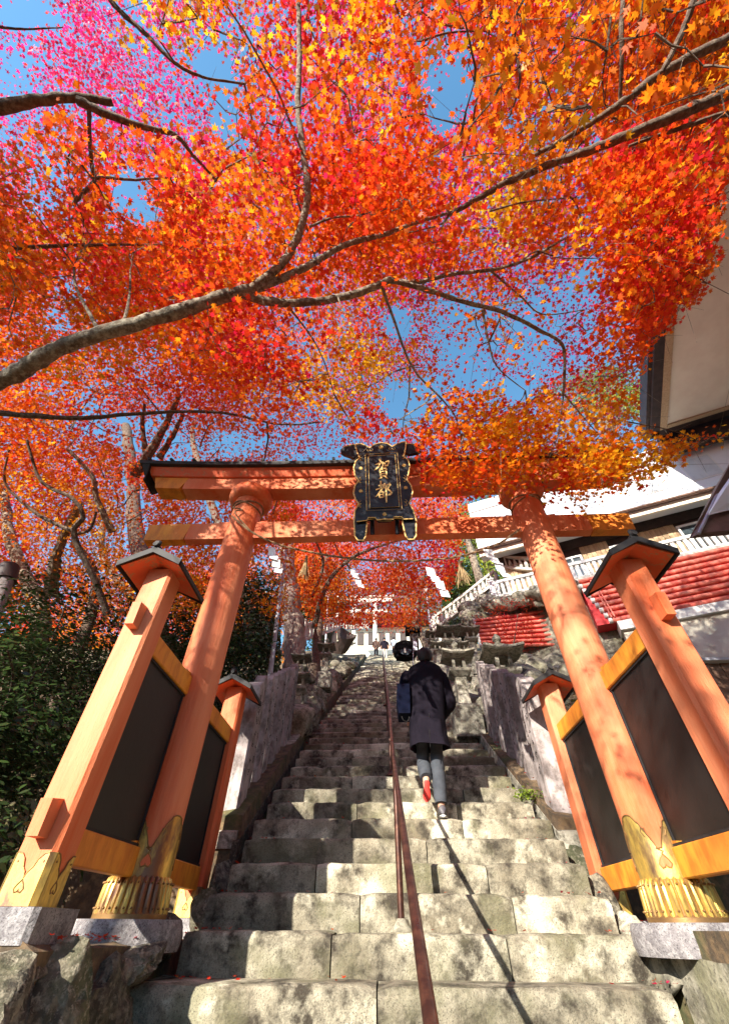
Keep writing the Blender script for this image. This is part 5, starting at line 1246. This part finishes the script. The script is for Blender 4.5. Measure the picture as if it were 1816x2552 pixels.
# --- maple B: limbs from upper left
tl_ = Tree('maple_tree', 'maple whose two brown limbs enter at the upper left edge, red and amber leaves', (-5.4, -.4, LOWZ), barkm='barkd')
tl_.limb([(-5.5, -.5, LOWZ), (-5.3, -.4, 1.4), (-4.9, -.2, 3.6), tuple(A(-120, 240, D=3.7))], [.22, .07], 'trunk', 14, px=False)
tl_.limb([(-120, 240, 3.7), (0, 238, 3.7), (90, 222, 3.7), (170, 216, 3.75), (250, 226, 3.8)], [.062, .03], 'branch', 12)
tl_.limb([(175, 222, 3.75), (240, 255, 3.8), (330, 285, 3.9), (390, 300, 4.0), (430, 345, 4.1), (480, 400, 4.3)], [.042, .012], 'branch', 9)
tl_.limb([(220, -60, 4.2), (255, 10, 4.2), (330, 80, 4.25), (390, 140, 4.3), (450, 170, 4.4), (545, 187, 4.5)], [.03, .010], 'branch', 8)
tl_.limb([(165, 450, 4.6), (205, 410, 4.6), (220, 395, 4.6), (300, 400, 4.7), (385, 393, 4.8)], [.028, .011], 'branch', 8)
tl_.limb([(212, 405, 4.6), (205, 370, 4.5), (200, 310, 4.3), (198, 245, 3.9)], [.024, .02], 'branch', 8)
tl_.limb([(0, 60, 5.2), (60, 64, 5.2), (140, 60, 5.3)], [.016, .006], 'branch', 6)
tl_.limb([(-80, 560, 4.8), (110, 548, 4.8), (250, 545, 4.9), (365, 545, 5.0)], [.03, .010], 'branch', 7)
# --- maple C: limbs from the right, big near leaves
tc = Tree('maple_tree', 'maple reaching in from the right with dark limbs and the largest nearest orange leaves', (5.6, .4, LOWZ), barkm='barkd')
tc.limb([(5.8, .2, LOWZ), (5.6, .3, 1.6), (5.1, .3, 3.6), tuple(A(1760, 140, D=3.9))], [.26, .09], 'trunk', 14, px=False)
tc.limb([(1760, 140, 3.9), (1624, 205, 3.8), (1520, 250, 3.7), (1420, 292, 3.65), (1340, 325, 3.65), (1230, 365, 3.7), (1130, 405, 3.8), (1060, 445, 3.9), (1000, 478, 4.0)], [.060, .020], 'branch', 12)
tc.limb([(1760, 20, 3.6), (1624, 85, 3.5), (1540, 125, 3.45), (1470, 165, 3.4), (1390, 225, 3.4), (1320, 270, 3.5), (1240, 320, 3.6), (1180, 350, 3.7)], [.048, .018], 'branch', 10)
tc.limb([(1624, 250, 3.7), (1560, 270, 3.7), (1470, 300, 3.75), (1400, 325, 3.8)], [.028, .012], 'branch', 8)
tc.limb([(1560, -60, 3.2), (1545, 0, 3.2), (1520, 70, 3.25), (1475, 160, 3.3)], [.03, .02], 'branch', 8)
tc.limb([(1395, -60, 3.3), (1385, 40, 3.3), (1385, 130, 3.35), (1380, 240, 3.5)], [.022, .014], 'branch', 8)
tc.limb([(1150, 120, 3.8), (1158, 165, 3.8), (1152, 210, 3.85), (1135, 260, 3.9)], [.017, .008], 'branch', 7)
tc.limb([(940, 90, 4.3), (1000, 72, 4.3), (1090, 68, 4.3)], [.014, .006], 'branch', 6)
tc.limb([(1000, 478, 4.0), (980, 500, 4.1), (900, 520, 4.2)], [.016, .006], 'branch', 6)
tc.limb([(1090, 470, 4.3), (1180, 448, 4.3), (1290, 440, 4.3)], [.012, .005], 'branch', 6)
tc.limb([(1420, 520, 4.0), (1480, 560, 4.0), (1540, 610, 4.0), (1624, 655, 4.0)], [.007, .003], 'branch', 5)
tc.limb([(1400, 940, 4.4), (1500, 960, 4.4), (1560, 985, 4.4)], [.008, .004], 'branch', 5)

def canopy(tree, n, box, d0, d1, per, rad, size, mean, amp, tmpl, tilt, single, ok, seed, dens=None, twmax=1.6, every=1, thick=.05, col_sc=.8, patchy=0):
    C = img_points(n, *box, d0, d1); C = C[ok(C)]
    if dens is not None:
        x, y, _ = project(C); C = C[rng.random(len(C)) < dens(x, y)]
    if patchy: C = C[vnoise(C, .95, seed+40) > patchy]
    tree.twigs(C, twmax, every=every)
    P = sprays(C, per, rad, thick); off = np.repeat(rng.normal(0, .45, len(C)), per); k_ = ok(P); P = P[k_]; off = off[k_]
    x, y, z = project(P)
    sz = rng.uniform(.75, 1.2, len(P))*size
    tree.foliage(P, sz, maple_cols(P, mean, amp, col_sc, .35, seed, off), tmpl, M['maple'], tilt, single)
    return len(P)
dR = lambda x, y: np.where((x > 880) & (x < 1400) & (y > 560) & (y < 900), .38, 1.0)
tot = 0
tot += canopy(ta, 620, (-350, 1150, 380, 1010), 3.5, 6.0, 85, .40, .082, 1.55, 2.3, STAR7, .55, 280, near_ok, 3, dR, patchy=.5)
tot += canopy(ta, 260, (880, 1640, 540, 1125), 4.0, 5.6, 62, .36, .080, 1.7, 1.9, STAR7, .55, 0, near_ok, 4, dR)
tot += canopy(tc, 95, (1380, 1640, 330, 740), 3.4, 4.8, 80, .30, .078, 2.7, 1.2, STAR7, .6, 0, near_ok, 15)
tot += canopy(ta, 75, (930, 1600, 905, 1120), 3.9, 4.7, 80, .30, .074, 1.3, 1.2, STAR7, .6, 0, near_ok, 14)
tot += canopy(tl_, 520, (-350, 900, -250, 620), 3.3, 6.0, 85, .40, .082, 1.75, 2.8, STAR7, .6, 280, near_ok, 5, patchy=.56)
tot += canopy(tc, 420, (820, 1950, -250, 620), 3.2, 5.6, 80, .38, .084, 1.7, 2.3, STAR7, .6, 0, near_ok, 6, patchy=.5)
tot += canopy(tc, 130, (1330, 1750, -150, 420), 4.0, 6.0, 85, .40, .09, 1.7, 1.5, STAR7, .6, 0, near_ok, 16)
tot += canopy(tc, 90, (1000, 1950, -300, 330), 1.9, 2.9, 24, .30, .080, 1.5, 1.3, STAR7, .7, 280, near_ok, 7, thick=.09)
for c_, sd, k, per in (((-3.8, -.8, 4.35), (.5, .4, .65), 22, 55), ((-.7, -1.0, 4.1), (.55, .25, .6), 15, 42), ((.9, -1.3, 4.6), (.6, .3, .5), 8, 40)):
    C = np.array(c_)+rng.normal(0, 1, (k, 3))*np.array(sd); ta.twigs(C, 4, .006); P = sprays(C, per, .36, .05)
    ta.foliage(P, rng.uniform(.75, 1.2, len(P))*.08, maple_cols(P, 1.6, 1.5, .8, .4, 77), STAR5, M['maple'], .55, name='overhead_foliage')
# --- crimson maples further back, trunks left behind the gate
def backmaple(lab, base, trunkpts, tr, box, n, d0, d1, mean, seed, ok=far_ok, per=80, size=.085, rad=.75, branches=(), amp=1.4, tilt=.9):
    t = Tree('maple_tree', lab, base, barkm='barkd' if seed % 2 else 'bark')
    t.limb([base]+trunkpts, tr, 'trunk', 12, px=False)
    for b_ in branches: t.limb(b_[0], b_[1], 'branch', 7)
    global tot
    tot += canopy(t, n, box, d0, d1, per, rad, size, mean, amp, STAR5, tilt, 0, ok, seed, None, 2.6, 3, .12, .5)
    t.finish(); return t
gz = lambda x, y: Vector((x, y, ground_z(x, y)-.1))
backmaple('crimson maple behind the left gate pillar with a thick trunk', gz(-4.6, 9.2), [A(302, 1180, Y=9.2), A(295, 1060, Y=9.0), A(280, 950, Y=8.6)], [.30, .16], (-300, 560, 560, 1010), 380, 7, 11, 2.7, 21, size=.11,
    branches=(([(300, 1060, 9), (340, 1000, 9), (372, 940, 9), (400, 880, 9)], [.13, .05]), ([(355, 1020, 9.5), (385, 970, 9.5), (410, 920, 9.5)], [.09, .04]), ([(330, 1030, 9.2), (318, 960, 9.2), (322, 900, 9.2)], [.08, .03])))
backmaple('red maple with a forked pale trunk at the left edge behind the shrubs', gz(-6.8, 7.6), [A(90, 1400, Y=7.6), A(60, 1290, Y=7.4), A(20, 1190, Y=7.2), A(10, 1080, Y=7)], [.22, .10], (-350, 500, 380, 1010), 320, 6.5, 10, 2.6, 22, size=.11,
    branches=(([(110, 1330, 8.2), (120, 1260, 8.2), (135, 1210, 8.2), (180, 1120, 8.2)], [.14, .07]), ([(250, 1185, 7.6), (215, 1110, 7.6), (205, 1060, 7.6), (150, 1000, 7.6)], [.07, .03])))
backmaple('magenta maple high behind the middle of the gate', gz(-3.6, 13.5), [A(435, 1010, Y=13.5), A(435, 940, Y=13)], [.26, .10], (-350, 1450, -250, 660), 900, 7.5, 13, 5.3, 23, per=85, amp=.9, size=.115)
backmaple('crimson pink maple over the right of the gate against the sky', gz(4.6, 16), [Vector((4.4, 15.6, 12)), Vector((3.9, 15, 15))], [.26, .12], (780, 1450, 400, 960), 260, 7, 12, 5.2, 24, per=60, amp=.9)
backmaple('red maple high behind the long pale limb', gz(-2.6, 15), [Vector((-2.6, 15, 10)), Vector((-2.4, 14.8, 13))], [.24, .1], (380, 960, 560, 1010), 300, 7, 12, 3.4, 25)
for lab, x, y, z, rr_, mean in (('large orange maple far up the left slope', -10, 22, 14, (4.0, 2, 4.0), 1.9), ('large rust red maple far up the left slope behind the gate beam', -18, 21, 12, (5, 2, 5.0), 2.4), ('amber maple high on the slope behind the left gate pillar', -6.5, 26, 20, (3.6, 2, 4.5), 1.6)):
    t = Tree('maple_tree', lab, gz(x, y), barkm='barkd'); c = Vector((x, y, z)); t.limb([tuple(gz(x, y)), tuple(gz(x, y).lerp(c, .6)), tuple(c)], [.35, .15], 'trunk', 10, px=False)
    C = np.array(c[:])+rng.normal(0, .5, (260, 3))*np.array(rr_); P = sprays(C, 60, 1.0, .25); P = P[rng.random(len(P)) < gapf(*project(P)[:2])]; t.foliage(P, rng.uniform(.7, 1.2, len(P))*.24, maple_cols(P, mean, 1.3, .3, .5, 70), STAR5, M['maple'], 1.4); t.finish()
# lower ochre leaves behind the left posts
def lowok(P):
    x, y, z = project(P); return (y > 990) & (y < 1420+rng.normal(0, 30, len(x))) & (x < 660) & trunk_free(x, y, z) & (rng.random(len(x)) < gapf(x, y))
backmaple('amber and orange maple with twisting dark branches behind the left side posts', gz(-5.2, 6.6), [A(215, 1320, Y=6.6), A(165, 1210, Y=6.5)], [.13, .07], (-300, 640, 960, 1370), 520, 6.4, 10.5, 1.5, 27, ok=lowok, per=85, size=.095, rad=.55, amp=1.6, tilt=1.3,
    branches=(([(240, 1370, 6.6), (210, 1290, 6.6), (165, 1190, 6.6), (185, 1150, 6.6), (160, 1110, 6.6), (90, 1070, 6.6), (60, 980, 6.6)], [.06, .02]), ([(165, 1185, 6.6), (90, 1150, 6.6), (40, 1110, 6.6), (10, 1070, 6.6), (20, 1000, 6.6)], [.035, .015]), ([(165, 1190, 6.8), (200, 1180, 6.8), (215, 1140, 6.8)], [.03, .02]), ([(-60, 915, 5.2), (60, 925, 5.2), (180, 932, 5.3), (300, 922, 5.4), (480, 918, 5.5), (620, 945, 5.6), (720, 940, 5.7)], [.045, .008])))
backmaple('dusky red maple between the left shrubs and the gate pillar', gz(-4.0, 10.5), [A(235, 1250, Y=10.5), A(250, 1120, Y=10.3)], [.16, .08], (-250, 640, 1000, 1380), 380, 10, 14, 2.9, 28, ok=lowok, per=90, size=.14, rad=.9, tilt=1.4, amp=1.2)
# maple over the upper stairs
def midok(P):
    x, y, z = project(P); return inpoly(x+rng.normal(0, 8, len(x)), y+rng.normal(0, 8, len(x)), [(540, 1060), (1060, 1040), (1040, 1130), (1030, 1220), (1015, 1290), (985, 1330), (960, 1395), (900, 1402), (860, 1385), (800, 1398), (700, 1392), (655, 1330), (640, 1220)])
tm = backmaple('red and rust maple arching over the upper stairs beyond the gate', gz(2.4, 17.5), [A(922, 1380, Y=17.5), A(905, 1330, Y=17.3), A(890, 1260, Y=17)], [.22, .12], (560, 1080, 1060, 1390), 620, 12, 24, 2.6, 30, ok=midok, per=95, size=.15, rad=.85, amp=1.7, tilt=1.3,
    branches=(([(700, 1400, 13), (730, 1300, 13), (790, 1240, 13), (900, 1200, 13)], [.10, .03]), ([(690, 1340, 13), (720, 1260, 13), (700, 1200, 13)], [.06, .03]), ([(800, 1290, 14), (760, 1240, 14), (740, 1200, 14)], [.05, .02]), ([(930, 1400, 17), (935, 1330, 17), (950, 1260, 17)], [.12, .05])))
tx = Tree('small_maple', 'small bright red maple in front of the lower red log wall', gz(3.2, 10.6), barkm='barkd')
c_ = FA(1290, 1565, Y=10.6); tx.limb([tuple(FA(1265, 1650, Y=10.6)), tuple(FA(1280, 1600, Y=10.6)), tuple(FA(1290, 1530, Y=10.6))], [.03, .01], 'trunk', 6, px=False)
Cc = np.array(c_[:])+rng.normal(0, 1, (30, 3))*np.array([.36, .35, .42]); tx.twigs(Cc, 2.0, .004); Pp = sprays(Cc, 60, .26, .07); tx.foliage(Pp, np.full(len(Pp), .06), maple_cols(Pp, 3.6, .8, 1.5, .5, 31), STAR5, M['maple'], .8); tx.finish()
ty = Tree('small_maple', 'tiny scarlet shrub maple in front of the far white torii', gz(1.0, 33), barkm='barkd'); c_ = FA(972, 1553, Y=31); ty.limb([tuple(c_-Vector((0, 0, 1.2))), tuple(c_)], [.05, .02], 'trunk', 6, px=False)
Pp = np.array(c_[:])+rng.normal(0, 1, (900, 3))*np.array([.6, .5, .32]); ty.foliage(Pp, np.full(len(Pp), .14), maple_cols(Pp, 3.8, .5, 1.5, .3, 31), STAR5, M['maple'], .8)
for t in (ta, tl_, tc): t.finish()

# --- cedar trunk
cd = Tree('cedar_tree', 'big cedar trunk with peeling pale bark behind the left slab fence', gz(-2.5, 11), barkm='cedar')
cd.limb([tuple(FA(737, 1700, Y=11)), tuple(FA(734, 1600, Y=11)), tuple(FA(724, 1480, Y=11)), tuple(FA(713, 1360, Y=11)), tuple(FA(712, 1322, Y=11))], [.34, .24], 'trunk', 18, px=False)
# --- green trees
def greentree(lab, base, top, rad, n, a, b_, size, ok=None, trunk=.2, name='evergreen_tree', tmpl=OVAL, clumps=60, per=None, squash=1.0, flat=.45):
    t = Tree(name, lab, base, barkm='barkd'); c = Vector(top); t.limb([base, base.lerp(c, .5), c], [trunk, trunk*.35], 'trunk', 10, px=False)
    cc = rng.normal(0, 1, (clumps, 3)); cc /= np.linalg.norm(cc, axis=1)[:, None]; cc *= (rng.uniform(.25, 1, (clumps, 1)))**.5
    cen = np.array(((base+c)/2)[:])*0+np.array([c.x, c.y, c.z]); C = cen+cc*np.array([rad[0], rad[1], rad[2]])
    for q in C[::4]: t.limb([tuple(base.lerp(c, .6)), tuple((Vector(q)+c)/2), tuple(q)], [trunk*.25, .01], 'branch', 5, px=False)
    per = per or n//clumps; d = rng.normal(0, 1, (clumps, per, 3))*np.array([.26*rad[0], .26*rad[1], .26*rad[2]*flat])
    P = (C[:, None, :]+d).reshape(-1, 3)
    if ok is not None: P = P[ok(P)]
    outw = P-cen; outw /= np.linalg.norm(outw, axis=1)[:, None]+1e-6
    t.foliage(P, rng.uniform(.7, 1.25, len(P))*size, green_cols(P, a, b_), tmpl, M['green'], .55, 0, outw*.9); return t
def bushok(P):
    x, y, z = project(P); return (x < 625) & (y > 1270+rng.normal(0, 25, len(x))) | (x < -50)
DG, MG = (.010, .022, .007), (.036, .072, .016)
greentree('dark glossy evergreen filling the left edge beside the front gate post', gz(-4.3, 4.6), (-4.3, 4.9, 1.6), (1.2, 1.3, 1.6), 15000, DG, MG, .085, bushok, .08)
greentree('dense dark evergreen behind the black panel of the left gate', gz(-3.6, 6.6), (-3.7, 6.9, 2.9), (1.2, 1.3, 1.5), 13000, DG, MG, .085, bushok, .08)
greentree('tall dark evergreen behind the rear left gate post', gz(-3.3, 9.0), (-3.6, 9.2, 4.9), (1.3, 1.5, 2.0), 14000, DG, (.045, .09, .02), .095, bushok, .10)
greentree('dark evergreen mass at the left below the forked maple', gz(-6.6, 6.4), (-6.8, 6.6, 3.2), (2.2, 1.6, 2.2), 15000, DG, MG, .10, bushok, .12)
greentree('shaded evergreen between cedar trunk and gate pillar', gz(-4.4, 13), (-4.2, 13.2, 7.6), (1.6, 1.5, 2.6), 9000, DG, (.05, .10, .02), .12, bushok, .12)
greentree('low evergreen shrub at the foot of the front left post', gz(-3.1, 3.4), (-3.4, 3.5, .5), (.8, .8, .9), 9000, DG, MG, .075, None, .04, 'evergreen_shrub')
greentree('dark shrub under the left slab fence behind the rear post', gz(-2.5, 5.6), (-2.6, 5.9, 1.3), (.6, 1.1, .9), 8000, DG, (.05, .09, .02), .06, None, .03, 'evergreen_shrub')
YG, YG2 = (.10, .17, .02), (.42, .45, .05)
def rg(P):
    x, y, z = project(P); return ~inpoly(x, y, [(1240, 1300), (1424, 960), (1424, 640), (2600, 500), (2600, 2600), (1240, 2600)]) & (x > 985) | (x > 1300) & (y > 700) & (y < 1000) & (x < 1440) & (rng.random(len(x)) < .8)
greentree('yellow green tree glowing between the right pillar and the plaque', gz(6, 20), FA(1205, 1340, Y=20), (2.3, 1.5, 3.8), 15000, YG, YG2, .17, rg, .2, clumps=80)
greentree('bright yellow green tree left of the cream soffit behind the branches', gz(9, 17), FA(1520, 980, Y=18), (3.6, 1.5, 3.2), 12000, YG, YG2, .18, rg, .25, clumps=80)
greentree('green tree above the diagonal balustrade', gz(4.4, 19), FA(1150, 1470, Y=19), (1.5, 1.2, 1.6), 7000, (.03, .07, .015), (.16, .22, .04), .15, rg, .15)
greentree('dark cedar grove tree behind the upper left balustrade', gz(-3.0, 19), FA(790, 1480, Y=20), (2.0, 1.5, 2.4), 9000, DG, (.04, .07, .02), .17, None, .2)
greentree('dark tree standing behind the diagonal balustrade and lanterns', gz(4, 21), FA(1085, 1520, Y=21), (1.5, 1.2, 1.5), 6000, DG, (.05, .08, .02), .17, rg, .2)
greentree('dark wooded slope tree far beyond the top of the stairs, left', gz(-6, 52), (-6, 52, 30), (7, 3, 9), 9000, DG, (.06, .09, .02), .45, None, .5)
greentree('rusty brown tree far beyond the top of the stairs, middle', gz(3, 54), (2.5, 54, 33), (7, 3, 9), 9000, (.10, .07, .02), (.45, .22, .04), .45, None, .5)
greentree('olive tree far beyond the top of the stairs, right', gz(10, 50), (9.5, 50, 30), (6, 3, 9), 8000, (.05, .07, .015), (.25, .24, .04), .45, None, .5)
# trees behind the camera that throw the dappled shade
for k, (x, y, z, rx, rz, n) in enumerate(((-6.3, -5.0, 7.0, 1.3, 1.2, 2500), (-3.5, -6.5, 6.1, 1.5, .7, 3000), (-9.5, -5.5, 8.2, 2.2, 1.0, 4000))):
    t = Tree('maple_tree', ['maple behind the viewer on the left, shading the gate posts', 'maple behind the viewer shading the lower steps', 'tall maple far left behind the viewer'][k], Vector((x, y, LOWZ))); c = Vector((x, y, z)); t.limb([(x, y, LOWZ), (x+.2, y+.1, z*.4), (x, y, z)], [.16, .05], 'trunk', 10, px=False)
    C = np.array(c[:])+rng.normal(0, .5, (44, 3))*np.array([rx, rx, rz]); t.twigs(C, 4, .01); P = sprays(C, n//44, .4, .08); t.foliage(P, np.full(len(P), .085), maple_cols(P, 2, 1.5, .9, .5, 50+k), STAR5, M['maple'], .6); t.finish()

for lab, x, y, z, rad, n in (('unseen slim evergreen added left of the viewer to shade the middle stairs', -7.0, -3.0, 8.4, (1.2, 1.2, 2.1), 7000),
        ('high dark tree crown added behind the viewer to block sky light', 1.0, -7.0, 12.5, (5.5, 3.5, 2.0), 12000), ('high dark tree added behind the viewer on the right to block sky light', 9.0, -6.0, 9.0, (4.0, 4.0, 5.0), 12000),
        ('dark tree added at the right behind the viewer to block sky light', 8.5, -1.5, 5.0, (2.5, 3.0, 4.0), 9000), ('distant dark tree added behind the viewer in the middle to block sky light', 0, -17, 3.2, (7, 3, 3.4), 9000), ('distant dark tree added behind the viewer on the left to block sky light', -14, -13, 2.8, (6, 4, 3.0), 8000)):
    greentree(lab, Vector((x, y, ground_z(x, y))), (x, y, z), rad, n, DG, MG, .30, None, .25, clumps=70)  # unseen trees added to dim sky light from behind and shade the stairs
# ================================================================== FALLEN LEAVES AND MOSS
def litter(name, pts, mean, size=.045):
    P = np.array(pts); me = leaves_mesh(name, P, rng.uniform(.6, 1.2, len(P))*size, maple_cols(P, mean, .8, 2, .6, 61)*.75, STAR5, M['maple'], .25); tag(link(name, me), 'scattered fallen red leaves on the terrace and stair edges', 'fallen leaves', kind='stuff')
pts = []
r = random.Random(8)
for _ in range(1500):
    x = r.uniform(-2.6, -1.3); y = r.uniform(2.3, 4.7); pts.append((x, y, ground_z(x, y)+r.uniform(.02, .05)))
for _ in range(500):
    i = r.randrange(3, 26); s0 = STEP[i]; x = r.choice((r.gauss(-1.2, .12), r.gauss(1.28, .12), r.uniform(-1.2, 1.3))); pts.append((min(max(x, -1.28), 1.36), s0[0]+r.uniform(.05, .3), s0[1]+.012))
for _ in range(900):
    x = r.uniform(1.5, 3.2); y = r.uniform(4.0, 9.5); pts.append((x, y, ground_z(x, y)+.05))
litter('fallen_leaves', pts, 3.6)
def tuft(p, n, rad, lab, a=(.07, .13, .015), b_=(.22, .27, .03)):
    P = np.array(p[:])+rng.normal(0, 1, (n, 3))*np.array([rad, rad*.6, rad*.5]); o = link('moss_tuft', leaves_mesh('moss_tuft', P, rng.uniform(.02, .05, n), green_cols(P, a, b_), KITE, M['green'], .8)); tag(o, lab, 'plant', kind='stuff')
tuft(A(1175, 1772, Y=5.1), 260, .06, 'bright moss cushion on the right end of a step beside the slab fence')
tuft(A(1135, 1570, Y=7.2), 160, .06, 'small grass tuft at the foot of the tall right lantern')
tuft(A(1360, 1500, Y=9.5), 500, .35, 'dry yellow green grasses on the right rock bank', (.12, .14, .03), (.42, .36, .10))
tuft(A(1300, 1570, Y=6.4), 400, .12, 'mossy weeds behind the right slab fence beside the small gate post', (.12, .14, .02), (.40, .38, .05))
tuft(A(835, 1680, Y=9.2), 200, .12, 'yellow green fern by the slender left lantern', (.12, .16, .02), (.40, .42, .05))
